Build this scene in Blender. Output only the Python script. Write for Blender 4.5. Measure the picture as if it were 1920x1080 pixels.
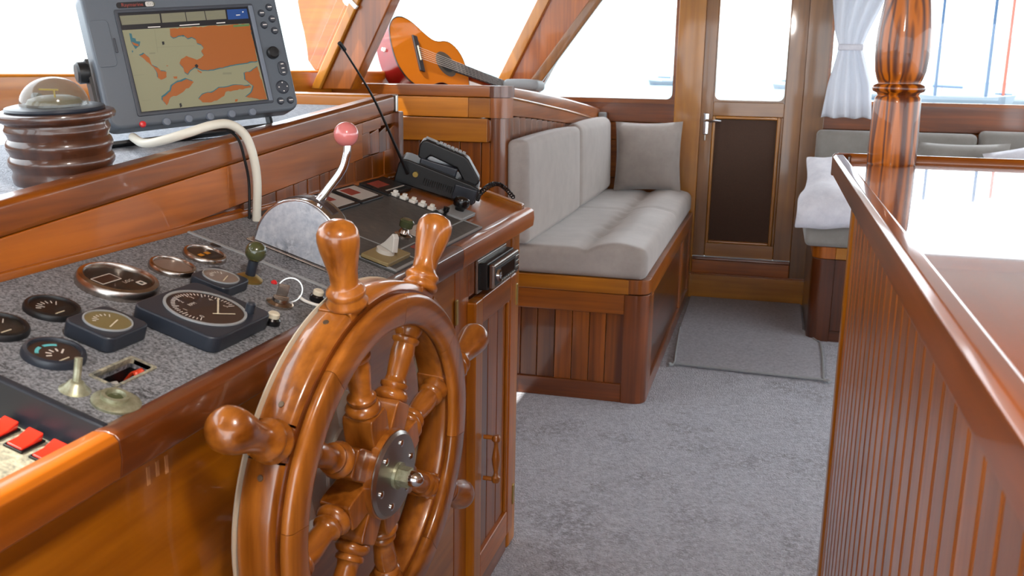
import bpy, bmesh, math, random
import numpy as np
from mathutils import Matrix, Vector
random.seed(7)
scene = bpy.context.scene
C = scene.collection
for o in list(bpy.data.objects):
    bpy.data.objects.remove(o)

# ------------------------------------------------------------------ camera
F = 1815.0
def nrm(v):
    v = np.array(v, float); return v / np.linalg.norm(v)
_Y = nrm([500., 400., -F]); _U = np.array([140., 8060., F]); _U = nrm(_U - _U.dot(_Y) * _Y); _X = np.cross(_Y, _U)
cam = bpy.data.cameras.new('camera'); camo = bpy.data.objects.new('camera', cam); C.objects.link(camo)
M = Matrix.Identity(4)
for i, r in enumerate((_X, _Y, _U)):
    for j in range(3): M[i][j] = r[j]
M[2][3] = 1.4
camo.matrix_world = M
cam.sensor_width = 36.0; cam.lens = F / 1920 * 36.0; cam.clip_start = 0.02; cam.clip_end = 3000
cam.dof.use_dof = True; cam.dof.focus_distance = 2.1; cam.dof.aperture_fstop = 10.0
scene.camera = camo

# ------------------------------------------------------------------ sky, sun, exposure
w = bpy.data.worlds.new('sky'); scene.world = w; w.use_nodes = True
bg = w.node_tree.nodes['Background']
bg.inputs['Color'].default_value = (0.86, 0.94, 1.0, 1); bg.inputs['Strength'].default_value = 3.4
sl = bpy.data.lights.new('sun', 'SUN'); sl.energy = 6.0; sl.angle = math.radians(0.6); sl.color = (1.0, 0.95, 0.86)
so = bpy.data.objects.new('sun', sl); C.objects.link(so)
SUN = Vector((0.40, 0.25, -0.95)).normalized()
so.rotation_euler = SUN.to_track_quat('-Z', 'Y').to_euler()
scene.view_settings.view_transform = 'Standard'; scene.view_settings.look = 'None'
scene.view_settings.gamma = 1.0; scene.view_settings.use_curve_mapping = False
scene.view_settings.exposure = 0.6
scene.cycles.use_denoising = True
scene.cycles.max_bounces = 8; scene.cycles.transparent_max_bounces = 12
scene.cycles.sample_clamp_indirect = 8.0

# ------------------------------------------------------------------ materials
def s2l(c):
    return tuple(((x / 255) / 12.92 if x / 255 <= .04045 else ((x / 255 + .055) / 1.055) ** 2.4) for x in c)
MATS = {}
def new_mat(name):
    m = bpy.data.materials.new(name); m.use_nodes = True
    return m, m.node_tree, m.node_tree.nodes['Principled BSDF']
def N(nt, t, **kw):
    n = nt.nodes.new(t)
    for k, v in kw.items(): setattr(n, k, v)
    return n
def plain(name, rgb, rough=.5, metal=0., coat=0., bump=None, emit=0., trans=0., spec=.5, alpha=1.):
    m, nt, b = new_mat(name); c = s2l(rgb)
    b.inputs['Base Color'].default_value = (*c, 1); b.inputs['Roughness'].default_value = rough
    b.inputs['Metallic'].default_value = metal; b.inputs['Coat Weight'].default_value = coat
    b.inputs['Coat Roughness'].default_value = .08; b.inputs['Specular IOR Level'].default_value = spec
    b.inputs['Transmission Weight'].default_value = trans
    if emit: b.inputs['Emission Color'].default_value = (*c, 1); b.inputs['Emission Strength'].default_value = emit
    if bump:
        tc = N(nt, 'ShaderNodeTexCoord'); nz = N(nt, 'ShaderNodeTexNoise'); nz.inputs['Scale'].default_value = bump[0]; nz.inputs['Detail'].default_value = 4
        bp = N(nt, 'ShaderNodeBump'); bp.inputs['Strength'].default_value = bump[1]; bp.inputs['Distance'].default_value = bump[2] if len(bump) > 2 else .002
        nt.links.new(tc.outputs['Object'], nz.inputs['Vector']); nt.links.new(nz.outputs['Fac'], bp.inputs['Height']); nt.links.new(bp.outputs['Normal'], b.inputs['Normal'])
    MATS[name] = m; return m
def wood(name, light, dark, axis='y', rough=.32, coat=.55, fine=70., broad=9., contrast=1., fir=False, coat_rough=.06, var=.22):
    m, nt, b = new_mat(name); L = nt.links.new
    tc = N(nt, 'ShaderNodeTexCoord'); oi = N(nt, 'ShaderNodeObjectInfo')
    ad = N(nt, 'ShaderNodeVectorMath', operation='MULTIPLY_ADD'); cmb = N(nt, 'ShaderNodeCombineXYZ')
    for k in range(3): L(oi.outputs['Random'], cmb.inputs[k])
    L(cmb.outputs[0], ad.inputs[0]); ad.inputs[1].default_value = (13., 7., 5.); L(tc.outputs['Object'], ad.inputs[2])
    def stretch(across, along):
        mp = N(nt, 'ShaderNodeMapping'); s = [across] * 3; s['xyz'.index(axis)] = along; mp.inputs['Scale'].default_value = s
        L(ad.outputs[0], mp.inputs['Vector']); return mp
    m1 = stretch(broad, .9); n1 = N(nt, 'ShaderNodeTexNoise'); n1.inputs['Scale'].default_value = 1.; n1.inputs['Detail'].default_value = 5; n1.inputs['Distortion'].default_value = .9
    L(m1.outputs[0], n1.inputs['Vector'])
    m2 = stretch(fine, 2.2); n2 = N(nt, 'ShaderNodeTexNoise'); n2.inputs['Scale'].default_value = 1.; n2.inputs['Detail'].default_value = 3
    L(m2.outputs[0], n2.inputs['Vector'])
    if fir:
        m3 = stretch(34., 1.1); wv = N(nt, 'ShaderNodeTexNoise'); wv.inputs['Scale'].default_value = 1.; wv.inputs['Detail'].default_value = 1.; wv.inputs['Distortion'].default_value = .4
        L(m3.outputs[0], wv.inputs['Vector'])
        ml = N(nt, 'ShaderNodeMath', operation='MULTIPLY'); ml.inputs[1].default_value = 7.; L(wv.outputs['Fac'], ml.inputs[0])
        fr = N(nt, 'ShaderNodeMath', operation='PINGPONG'); fr.inputs[1].default_value = 1.; L(ml.outputs[0], fr.inputs[0])
        pw = N(nt, 'ShaderNodeMath', operation='POWER'); pw.inputs[1].default_value = 1.6; L(fr.outputs[0], pw.inputs[0])
        src = pw.outputs[0]
    else:
        mx = N(nt, 'ShaderNodeMix'); mx.inputs['Factor'].default_value = .38
        L(n1.outputs['Fac'], mx.inputs[2]); L(n2.outputs['Fac'], mx.inputs[3]); src = mx.outputs[0]
    cr = N(nt, 'ShaderNodeValToRGB'); k = .17 / contrast
    cr.color_ramp.elements[0].position = (.5 - k) if not fir else .05; cr.color_ramp.elements[1].position = (.5 + k) if not fir else .75
    cr.color_ramp.elements[0].color = (*s2l(dark), 1); cr.color_ramp.elements[1].color = (*s2l(light), 1)
    L(src, cr.inputs[0])
    n4 = N(nt, 'ShaderNodeTexNoise'); n4.inputs['Scale'].default_value = 3.5; n4.inputs['Detail'].default_value = 3; L(ad.outputs[0], n4.inputs['Vector'])
    mr = N(nt, 'ShaderNodeMapRange'); mr.inputs[1].default_value = .3; mr.inputs[2].default_value = .7; mr.inputs[3].default_value = .82; mr.inputs[4].default_value = 1.15
    L(n4.outputs['Fac'], mr.inputs[0])
    rv = N(nt, 'ShaderNodeMapRange'); rv.inputs[3].default_value = 1 - var; rv.inputs[4].default_value = 1 + var; L(oi.outputs['Random'], rv.inputs[0])
    mu = N(nt, 'ShaderNodeMath', operation='MULTIPLY'); L(mr.outputs[0], mu.inputs[0]); L(rv.outputs[0], mu.inputs[1])
    hs = N(nt, 'ShaderNodeHueSaturation'); hs.inputs['Hue'].default_value = .506; hs.inputs['Saturation'].default_value = 1.04; L(cr.outputs[0], hs.inputs['Color']); L(mu.outputs[0], hs.inputs['Value'])
    L(hs.outputs[0], b.inputs['Base Color'])
    b.inputs['Roughness'].default_value = rough; b.inputs['Coat Weight'].default_value = coat; b.inputs['Coat Roughness'].default_value = coat_rough
    bp = N(nt, 'ShaderNodeBump'); bp.inputs['Strength'].default_value = .12; bp.inputs['Distance'].default_value = .001
    L(n2.outputs['Fac'], bp.inputs['Height']); L(bp.outputs['Normal'], b.inputs['Normal'])
    MATS[name] = m; return m
def mottled(name, a, b_, scale, rough=.8, bump=(300, .5, .002), c=None, cscale=3., pos=(.35, .65), sheen=0.):
    m, nt, b = new_mat(name); L = nt.links.new
    tc = N(nt, 'ShaderNodeTexCoord'); n1 = N(nt, 'ShaderNodeTexNoise'); n1.inputs['Scale'].default_value = scale; n1.inputs['Detail'].default_value = 6; n1.inputs['Roughness'].default_value = .7
    L(tc.outputs['Object'], n1.inputs['Vector'])
    cr = N(nt, 'ShaderNodeValToRGB'); cr.color_ramp.elements[0].position = pos[0]; cr.color_ramp.elements[1].position = pos[1]
    cr.color_ramp.elements[0].color = (*s2l(a), 1); cr.color_ramp.elements[1].color = (*s2l(b_), 1); L(n1.outputs['Fac'], cr.inputs[0])
    out = cr.outputs[0]
    if c:
        n2 = N(nt, 'ShaderNodeTexNoise'); n2.inputs['Scale'].default_value = cscale; n2.inputs['Detail'].default_value = 5; n2.inputs['Roughness'].default_value = .65; L(tc.outputs['Object'], n2.inputs['Vector'])
        r2 = N(nt, 'ShaderNodeValToRGB'); r2.color_ramp.elements[0].position = .52; r2.color_ramp.elements[1].position = .66; L(n2.outputs['Fac'], r2.inputs[0])
        mm = N(nt, 'ShaderNodeMath', operation='MULTIPLY'); L(r2.outputs[0], mm.inputs[0])
        iv = N(nt, 'ShaderNodeMapRange'); iv.inputs[1].default_value = .6; iv.inputs[2].default_value = .4; L(n1.outputs['Fac'], iv.inputs[0]); L(iv.outputs[0], mm.inputs[1])
        mx = N(nt, 'ShaderNodeMix', data_type='RGBA'); L(mm.outputs[0], mx.inputs[0]); L(out, mx.inputs[6]); mx.inputs[7].default_value = (*s2l(c), 1); out = mx.outputs[2]
    L(out, b.inputs['Base Color']); b.inputs['Roughness'].default_value = rough; b.inputs['Sheen Weight'].default_value = sheen
    nb = N(nt, 'ShaderNodeTexNoise'); nb.inputs['Scale'].default_value = bump[0]; nb.inputs['Detail'].default_value = 3; L(tc.outputs['Object'], nb.inputs['Vector'])
    bp = N(nt, 'ShaderNodeBump'); bp.inputs['Strength'].default_value = bump[1]; bp.inputs['Distance'].default_value = bump[2]
    L(nb.outputs['Fac'], bp.inputs['Height']); L(bp.outputs['Normal'], b.inputs['Normal'])
    MATS[name] = m; return m
def pane_mat(name, tint=(1, 1, 1), fac=.06, rough=0.):
    m, nt, b = new_mat(name); nt.nodes.remove(b); L = nt.links.new
    t = N(nt, 'ShaderNodeBsdfTransparent'); t.inputs[0].default_value = (*tint, 1)
    g = N(nt, 'ShaderNodeBsdfGlossy'); g.inputs['Roughness'].default_value = rough
    lw = N(nt, 'ShaderNodeLayerWeight'); lw.inputs['Blend'].default_value = .5
    pw = N(nt, 'ShaderNodeMath', operation='POWER'); pw.inputs[1].default_value = 5.; L(lw.outputs['Facing'], pw.inputs[0])
    ad = N(nt, 'ShaderNodeMath', operation='MULTIPLY_ADD'); ad.inputs[1].default_value = .5; ad.inputs[2].default_value = fac * .5; ad.use_clamp = True; L(pw.outputs[0], ad.inputs[0])
    mx = N(nt, 'ShaderNodeMixShader'); L(ad.outputs[0], mx.inputs[0]); L(t.outputs[0], mx.inputs[1]); L(g.outputs[0], mx.inputs[2])
    L(mx.outputs[0], nt.nodes['Material Output'].inputs['Surface']); MATS[name] = m; return m

for ax in 'xyz':
    wood('mahogany_' + ax, (176, 94, 40), (108, 50, 17), ax, coat=.4)
    wood('orange_' + ax, (194, 116, 44), (142, 74, 22), ax, fine=60, coat=.4)
    wood('wheelwood_' + ax, (188, 112, 56), (112, 56, 22), ax, rough=.28, coat=.6, var=.08, contrast=1.25)
    wood('dark_' + ax, (134, 66, 32), (78, 34, 14), ax, coat=.6, rough=.3)
    wood('pine_' + ax, (152, 98, 52), (104, 62, 28), ax, fine=50, contrast=.8, var=.12)
    wood('honey_' + ax, (188, 122, 52), (150, 88, 32), ax, fine=45, contrast=.8, var=.1)
    wood('umber_' + ax, (100, 46, 22), (50, 21, 9), ax, coat=.6, rough=.3)
    wood('plank_' + ax, (150, 78, 30), (86, 36, 11), ax, var=.34)
    wood('fir_' + ax, (184, 96, 38), (84, 34, 13), ax, fir=True, coat=.35, rough=.4, coat_rough=.03, var=.02)
wood('countertop_y', (150, 70, 34), (100, 42, 18), 'y', rough=.25, coat=1., coat_rough=.02, var=.02)
wood('darkturned_z', (90, 50, 34), (50, 25, 16), 'z', coat=.6, rough=.35, var=.02)
wood('bead_z', (176, 98, 54), (120, 60, 30), 'z', coat=.8, rough=.35, coat_rough=.15, var=.1)
mottled('carpet', (172, 175, 188), (222, 225, 236), 60, rough=1., bump=(150, 1., .02), sheen=.3, c=(146, 147, 158), cscale=4.)
mottled('rugpile', (124, 124, 134), (168, 168, 178), 80, rough=1., bump=(260, .7, .006), sheen=.3)
mottled('dashcarpet', (160, 172, 188), (214, 222, 234), 90, rough=1., bump=(260, .9, .008), sheen=.3)
mottled('velvet', (154, 144, 138), (170, 160, 153), 7, rough=.85, bump=(500, .15, .001), sheen=.5)
mottled('velvetgrey', (132, 127, 121), (146, 141, 135), 7, rough=.85, bump=(500, .15, .001), sheen=.4)
mottled('whitecloth', (214, 214, 224), (232, 232, 240), 12, rough=.9, bump=(60, .3, .004), sheen=.3)
mottled('crackle', (58, 60, 64), (150, 154, 160), 230, rough=.7, bump=(420, .5, .0012), c=(20, 21, 24), cscale=9., pos=(.36, .62))
mottled('plate', (62, 63, 63), (84, 84, 82), 60, rough=.5, bump=(300, .2, .0006), c=(106, 100, 92), cscale=5.)
mottled('dusty', (92, 94, 84), (176, 170, 146), 95, rough=.85, bump=(300, .5, .001), c=(70, 80, 96), cscale=7.)
mottled('mesh', (66, 42, 28), (80, 52, 34), 260, rough=.7, bump=(500, .4, .002))
mottled('pitted', (176, 186, 200), (214, 220, 228), 60, rough=.3, bump=(260, .25, .0006), c=(96, 104, 122), cscale=14.)
MATS['pitted'].node_tree.nodes['Principled BSDF'].inputs['Metallic'].default_value = .35
mottled('brasspitted', (138, 140, 112), (182, 184, 160), 60, rough=.4, bump=(200, .3, .0008))
MATS['brasspitted'].node_tree.nodes['Principled BSDF'].inputs['Metallic'].default_value = .6
plain('chrome', (216, 218, 222), .13, 1.); plain('steel', (168, 164, 158), .28, 1.); plain('oldchrome', (176, 166, 158), .22, 1.)
plain('brass', (176, 150, 84), .35, .9); plain('screw', (120, 104, 86), .4, .8)
plain('black', (20, 21, 23), .42); plain('blackgloss', (14, 14, 16), .2); plain('bluebox', (38, 44, 54), .35)
plain('dialbrown', (52, 36, 32), .35); plain('dialblack', (24, 22, 22), .4); plain('dialmist', (132, 116, 108), .3); plain('dialolive', (120, 108, 70), .35)  # dialbrown holds the brown of wood reflected in the gauge glass
plain('print', (216, 210, 204), .6); plain('cyanprint', (96, 196, 206), .6); plain('orangeprint', (206, 140, 40), .6)
plain('white', (238, 238, 232), .4); plain('cream', (222, 214, 190), .45); plain('hose', (216, 212, 198), .4); plain('ceilingpaint', (226, 220, 208), .7)
plain('red', (214, 44, 26), .25, coat=.5); plain('redlight', (214, 40, 46), .25, coat=.5); plain('pink', (204, 116, 114), .22, coat=.6); plain('pinktag', (206, 64, 92), .45)
plain('olive', (66, 70, 42), .25, coat=.6); plain('oliveglass', (70, 78, 52), .15)
plain('plotter', (84, 91, 99), .45, bump=(700, .06, .0004)); plain('plotterdark', (54, 58, 66), .45); plain('plotterbtn', (106, 114, 126), .4)
plain('chartsea', (128, 126, 98), .5, emit=.04); plain('chartland', (146, 78, 16), .5, emit=.03); plain('chartcoast', (34, 88, 98), .5, emit=.04)
plain('chartblack', (16, 16, 22), .4); plain('chartbox', (112, 110, 90), .5, emit=.03); plain('chartblue', (14, 60, 120), .5, emit=.05); plain('chartgreen', (84, 112, 62), .5); plain('chartink', (118, 116, 92), .6)
plain('wirered', (226, 70, 34), .4); plain('wireyellow', (222, 190, 40), .4); plain('wireblue', (70, 150, 206), .4); plain('wiregrey', (170, 168, 162), .4)
plain('greypad', (150, 154, 156), .5); plain('yellowpad', (140, 124, 84), .6); plain('translucent', (206, 206, 200), .35)
plain('redlabel', (150, 62, 50), .5); plain('whitelabel', (190, 186, 180), .5)
plain('guitartop', (190, 104, 16), .25, coat=.4); plain('guitarside', (104, 14, 14), .18, coat=.3); plain('fretboard', (44, 42, 46), .4); plain('rosette', (70, 60, 50), .5)
plain('hull', (128, 138, 148), .5); plain('mastdark', (34, 66, 98), .5); plain('mastred', (150, 80, 66), .5); plain('awning', (40, 74, 112), .6)
plain('sea', (88, 108, 114), .6, spec=.15); plain('hill', (150, 168, 170), .95); plain('deck', (150, 120, 86), .8)
plain('scuff', (196, 140, 88), .6); plain('label_ivory', (214, 206, 184), .5)
def sheer():
    m, nt, b = new_mat('sheer'); L = nt.links.new
    b.inputs['Base Color'].default_value = (.80, .82, .88, 1); b.inputs['Roughness'].default_value = .9
    t = N(nt, 'ShaderNodeBsdfTranslucent'); t.inputs['Color'].default_value = (.86, .88, .92, 1)
    mx = N(nt, 'ShaderNodeMixShader'); mx.inputs[0].default_value = .25; L(b.outputs[0], mx.inputs[1]); L(t.outputs[0], mx.inputs[2]); L(mx.outputs[0], nt.nodes['Material Output'].inputs['Surface']); MATS['sheer'] = m
sheer()
pane_mat('windowpane'); pane_mat('gaugeglass', (.98, .97, .95), .03, .02)
plain('domeglass', (112, 112, 102), .1, coat=.6); MATS['domeglass'].node_tree.nodes['Principled BSDF'].inputs['Alpha'].default_value = .5; plain('ceilingwood', (132, 98, 66), .85)

# ------------------------------------------------------------------ mesh helpers
def cat(*gs):
    V, Fc = [], []
    for v, f in gs:
        k = len(V); V += list(v); Fc += [tuple(i + k for i in q) for q in f]
    return V, Fc
def xf(g, m): return [tuple(m @ Vector(v)) for v in g[0]], g[1]
def box(x0, x1, y0, y1, z0, z1):
    V = [(x, y, z) for z in (z0, z1) for y in (y0, y1) for x in (x0, x1)]
    return V, [(0, 2, 3, 1), (4, 5, 7, 6), (0, 1, 5, 4), (1, 3, 7, 5), (3, 2, 6, 7), (2, 0, 4, 6)]
def prism(poly, h0, h1):
    """polygon (counter-clockwise) in local xy, extruded along local z"""
    n = len(poly); V = [(x, y, h0) for x, y in poly] + [(x, y, h1) for x, y in poly]
    return V, [tuple(range(n - 1, -1, -1)), tuple(range(n, 2 * n))] + [(i, (i + 1) % n, n + (i + 1) % n, n + i) for i in range(n)]
def lathe(prof, seg=32, cap=True):
    """profile (r, h) around local z"""
    V, Fc = [], []; n = len(prof)
    for i in range(seg):
        a = 2 * math.pi * i / seg
        for r, h in prof: V.append((r * math.cos(a), r * math.sin(a), h))
    for i in range(seg):
        j = (i + 1) % seg
        for k in range(n - 1): Fc.append((i * n + k, j * n + k, j * n + k + 1, i * n + k + 1))
    if cap:
        if prof[0][0] > 1e-5: Fc.append(tuple(i * n for i in range(seg - 1, -1, -1)))
        if prof[-1][0] > 1e-5: Fc.append(tuple(i * n + n - 1 for i in range(seg)))
    return V, Fc
def arc(prof, a0, a1, n, caps=True):
    """closed profile of (r, h) swept around local z from a0 to a1"""
    full = abs(abs(a1 - a0) - 2 * math.pi) < 1e-4; m = len(prof); V, Fc = [], []
    cnt = n if full else n + 1
    for i in range(cnt):
        a = a0 + (a1 - a0) * i / n
        for r, h in prof: V.append((r * math.cos(a), r * math.sin(a), h))
    for i in range(n):
        j = (i + 1) % cnt
        for k in range(m):
            l = (k + 1) % m; Fc.append((i * m + k, i * m + l, j * m + l, j * m + k))
    if caps and not full:
        Fc.append(tuple(range(m))); Fc.append(tuple(n * m + k for k in range(m - 1, -1, -1)))
    return V, Fc
def smooth_path(pts, n=8):
    P = [Vector(p) for p in pts]; out = []
    for i in range(len(P) - 1):
        a, b, c, d = P[max(i - 1, 0)], P[i], P[i + 1], P[min(i + 2, len(P) - 1)]
        for k in range(n):
            t = k / n
            out.append(.5 * ((2 * b) + (c - a) * t + (2 * a - 5 * b + 4 * c - d) * t * t + (3 * b - a - 3 * c + d) * t ** 3))
    out.append(P[-1]); return out
def tube(pts, r, seg=10, smooth=8, r1=None):
    P = smooth_path(pts, smooth) if smooth else [Vector(p) for p in pts]; V, Fc = [], []
    t = (P[1] - P[0]).normalized(); u = t.orthogonal().normalized()
    for i, p in enumerate(P):
        t = (P[min(i + 1, len(P) - 1)] - P[max(i - 1, 0)]).normalized()
        u = (u - t * u.dot(t)).normalized(); v = t.cross(u)
        rr = r if r1 is None else r + (r1 - r) * i / (len(P) - 1)
        for k in range(seg):
            a = 2 * math.pi * k / seg; V.append(tuple(p + rr * (math.cos(a) * u + math.sin(a) * v)))
    for i in range(len(P) - 1):
        for k in range(seg):
            l = (k + 1) % seg; Fc.append((i * seg + k, i * seg + l, (i + 1) * seg + l, (i + 1) * seg + k))
    Fc.append(tuple(range(seg - 1, -1, -1))); Fc.append(tuple((len(P) - 1) * seg + k for k in range(seg)))
    return V, Fc
def ball(r, c=(0, 0, 0), seg=20, rings=12, squash=1.):
    prof = [(r * math.sin(math.pi * i / rings), -r * squash * math.cos(math.pi * i / rings)) for i in range(rings + 1)]
    prof[0] = (0.0, -r * squash); prof[-1] = (0.0, r * squash)
    V, Fc = lathe(prof, seg, False)
    return [(x + c[0], y + c[1], z + c[2]) for x, y, z in V], Fc
def rrect(x0, x1, y0, y1, r, n=5):
    out = []
    for cx, cy, a in ((x1 - r, y1 - r, 0), (x0 + r, y1 - r, 90), (x0 + r, y0 + r, 180), (x1 - r, y0 + r, 270)):
        for k in range(n + 1):
            t = math.radians(a + 90 * k / n); out.append((cx + r * math.cos(t), cy + r * math.sin(t)))
    return out
def frame_ring(outer, inner, h0, h1):
    """flat ring between two outlines with equal point counts (local xy), extruded in z"""
    n = len(outer); V = [(x, y, h) for h in (h0, h1) for o in (outer, inner) for x, y in o]
    Fc = []
    for i in range(n):
        j = (i + 1) % n
        Fc += [(2 * n + i, 2 * n + j, 3 * n + j, 3 * n + i), (i, n + i, n + j, j), (i, j, 2 * n + j, 2 * n + i), (n + i, 3 * n + i, 3 * n + j, n + j)]
    return V, Fc
def cushion(sx, sy, sz, r=.04, puff=(.0, .0, .0), n=(14, 14, 6), fn=None):
    """soft rounded block centred on the origin"""
    V, Fc, idx = [], [], {}
    H = (sx / 2, sy / 2, sz / 2); G = []
    for h, k in zip(H, n):
        e = [r * t for t in (1., .577, .268)]
        G.append([-h + r - t for t in e] + list(np.linspace(-h + r, h - r, k + 1)) + [h - r + t for t in e[::-1]])
    def pt(*ijk):
        if ijk in idx: return idx[ijk]
        p = Vector([G[a][ijk[a]] for a in range(3)])
        q = Vector([max(-H[a] + r, min(H[a] - r, p[a])) for a in range(3)])
        u, v, w_ = (p[a] / H[a] for a in range(3))
        p = q + (p - q).normalized() * r
        fx, fy, fz = 1 - u * u, 1 - v * v, 1 - w_ * w_
        p += Vector((u * puff[0] * fy * fz, v * puff[1] * fx * fz, w_ * puff[2] * fx * fy))
        if fn: p = Vector(fn(p, u, v, w_))
        idx[ijk] = len(V); V.append(tuple(p)); return idx[ijk]
    for a, b, c in ((0, 1, 2), (1, 2, 0), (2, 0, 1)):
        for side in (0, len(G[c]) - 1):
            for i in range(len(G[a]) - 1):
                for j in range(len(G[b]) - 1):
                    q = []
                    for di, dj in ((0, 0), (1, 0), (1, 1), (0, 1)):
                        t = [0, 0, 0]; t[a] = i + di; t[b] = j + dj; t[c] = side; q.append(pt(*t))
                    Fc.append(tuple(q) if side else tuple(q[::-1]))
    return V, Fc
def text_geo(s, size=1.):
    cu = bpy.data.curves.new('lettering', 'FONT'); cu.body = s; cu.size = size; cu.align_x = 'CENTER'; cu.align_y = 'CENTER'; cu.resolution_u = 2
    o = bpy.data.objects.new('lettering', cu); C.objects.link(o); bpy.context.view_layer.update()
    me = bpy.data.meshes.new_from_object(o.evaluated_get(bpy.context.evaluated_depsgraph_get()))
    g = [tuple(v.co) for v in me.vertices], [tuple(p.vertices) for p in me.polygons]
    bpy.data.objects.remove(o); bpy.data.curves.remove(cu); bpy.data.meshes.remove(me); return g
def wloc(o):
    v = Vector(o.location)
    while o.parent: o = o.parent; v += o.location
    return v
def obj(name, g, m, parent=None, bevel=0., seg=2, smooth=None, label=None, sub=0, sharp=35, stuff=False):
    V, Fc = g
    A = np.array(V); c = (A.min(0) + A.max(0)) / 2
    if parent is None: c[2] = A[:, 2].min()
    me = bpy.data.meshes.new(name); me.from_pydata([tuple(v) for v in A - c], [], Fc)
    bm = bmesh.new(); bm.from_mesh(me)
    bmesh.ops.recalc_face_normals(bm, faces=bm.faces)
    if bevel:
        ed = [e for e in bm.edges if len(e.link_faces) == 2 and e.calc_face_angle(0) > math.radians(28)]
        bmesh.ops.bevel(bm, geom=ed, offset=bevel, segments=seg, affect='EDGES', profile=.5, clamp_overlap=True)
    bm.to_mesh(me); bm.free()
    o = bpy.data.objects.new(name, me); C.objects.link(o)
    me.materials.append(MATS[m] if isinstance(m, str) else m)
    if smooth is None: smooth = bool(bevel)
    if smooth:
        me.shade_smooth()
        if bevel:
            md = o.modifiers.new('weighted_normals', 'WEIGHTED_NORMAL'); md.keep_sharp = True
        else: me.set_sharp_from_angle(angle=math.radians(sharp))
    if sub:
        md = o.modifiers.new('subdivision', 'SUBSURF'); md.levels = sub; md.render_levels = sub
    o.location = Vector(c) - (wloc(parent) if parent else Vector((0, 0, 0)))
    if parent: o.parent = parent
    if label: o['label'] = label
    if stuff: o['kind'] = 'stuff'
    return o
def tag(o, label, cat_, group=None, kind=None):
    o['label'] = label; o['category'] = cat_
    if group: o['group'] = group
    if kind: o['kind'] = kind
    return o
def thing(name, loc, label, cat_, group=None, kind=None):
    o = bpy.data.objects.new(name, None); C.objects.link(o); o.location = loc; o.empty_display_size = .1
    return tag(o, label, cat_, group, kind)
def again(src, name, parent, delta):
    """a copy of a small piece that shares its mesh"""
    o = src.copy(); C.objects.link(o); o.parent = parent; o.location = src.location + Vector(delta); return o
def basis(o, x, y, z):
    m = Matrix.Identity(4)
    for j, a in enumerate((x, y, z)):
        for i in range(3): m[i][j] = a[i]
    for i in range(3): m[i][3] = o[i]
    return m
def XZ(y0): return basis((0, y0, 0), (1, 0, 0), (0, 0, 1), (0, -1, 0))   # local (x, z, toward the camera)
def YZ(x0): return basis((x0, 0, 0), (0, 1, 0), (0, 0, 1), (1, 0, 0))    # local (y, z, out of the console face)

# ================================================================== the setting
STR = 'structure'
tag(obj('floor', box(-1.86, 2.94, -2.3, 6.2, -.06, 0), 'carpet'), 'blue-grey shaggy carpet covering the whole cabin floor', 'floor', kind=STR)

# starboard wall (the far wall), openings left for two windows and the door
YF = 6.2
wf = thing('wall_far', (-.6, YF, 0), 'varnished plank wall with windows on both sides of the door', 'wall', kind=STR)
def fb(name, x0, x1, z0, z1, m, y0=YF, t=.06, bevel=.004, parent=None): return obj(name, box(x0, x1, y0, y0 + t, z0, z1), m, parent or wf, bevel)
fb('wall_board', -1.86, -.566, 1.092, 1.239, 'dark_x'); fb('wall_board', -1.86, -.566, .98, 1.088, 'mahogany_x')
for k in range(4): fb('wall_board', -1.86, -.566, .74 - .24 * k, .976 - .24 * k, 'mahogany_x')
fb('wall_board', .255, 3.0, 1.084, 1.254, 'dark_x'); fb('wall_board', .255, 3.0, .90, 1.08, 'mahogany_x')
for k in range(4): fb('wall_board', .255, 3.0, .66 - .24 * k, .896 - .24 * k, 'dark_x')
obj('wall_backing', box(-1.86, -.56, YF + .06, YF + .08, 0, 1.22), 'dark_x', wf); obj('wall_backing', box(.26, 3.0, YF + .06, YF + .08, 0, 1.235), 'dark_x', wf)
fb('door_post', -.612, -.449, .0, 2.11, 'honey_z', YF - .035, .1); fb('door_post', .151, .282, .0, 2.11, 'pine_z', YF - .035, .1)
fb('lintel', -1.30, 3.0, 2.04, 2.12, 'mahogany_x')
# window left of the door and the wide one right of it
def window(n, x0, x1, z0, z1, label, r=.035, m='mahogany_x'):
    o = thing('window_%d' % n, ((x0 + x1) / 2, YF, z0), label, 'window', kind=STR)
    out = rrect(x0 - .03, x1 + .03, z0 - .02, z1 + .02, .004); inn = rrect(x0, x1, z0, z1, r)
    obj('window_frame', xf(frame_ring(out, inn, -.05, .012), XZ(YF)), m, o)
    obj('pane', xf(prism(rrect(x0 - .01, x1 + .01, z0 - .01, z1 + .01, r), -.03, -.026), XZ(YF)), 'windowpane', o)
w1 = thing('window_1', (-1.0, YF, 1.239), 'bright rounded window left of the cabin door', 'window', kind=STR)
inn1 = [(-.631, 2.03)] + [(-.631 - .035 + .035 * math.cos(math.radians(a)), 1.274 + .035 * math.sin(math.radians(a))) for a in range(0, -91, -15)] + [(-1.50, 1.239), (-1.057, 2.03)]
out1 = [(-.60, 2.06)] + [(-.60, 1.274 - .0107 * k) for k in range(4)] + [(-.60 - .022 * k, 1.21) for k in range(3)] + [(-1.60, 1.21), (-1.13, 2.06)]
obj('window_frame', xf(frame_ring(out1, inn1, -.05, .012), XZ(YF)), 'mahogany_x', w1)
obj('pane', xf(prism([(-1.55, 1.23), (-.62, 1.23), (-.62, 2.04), (-1.10, 2.04)], -.03, -.026), XZ(YF)), 'windowpane', w1)
window(2, .30, 2.95, 1.254, 2.04, 'wide bright window behind the curtain and turned column')
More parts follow.
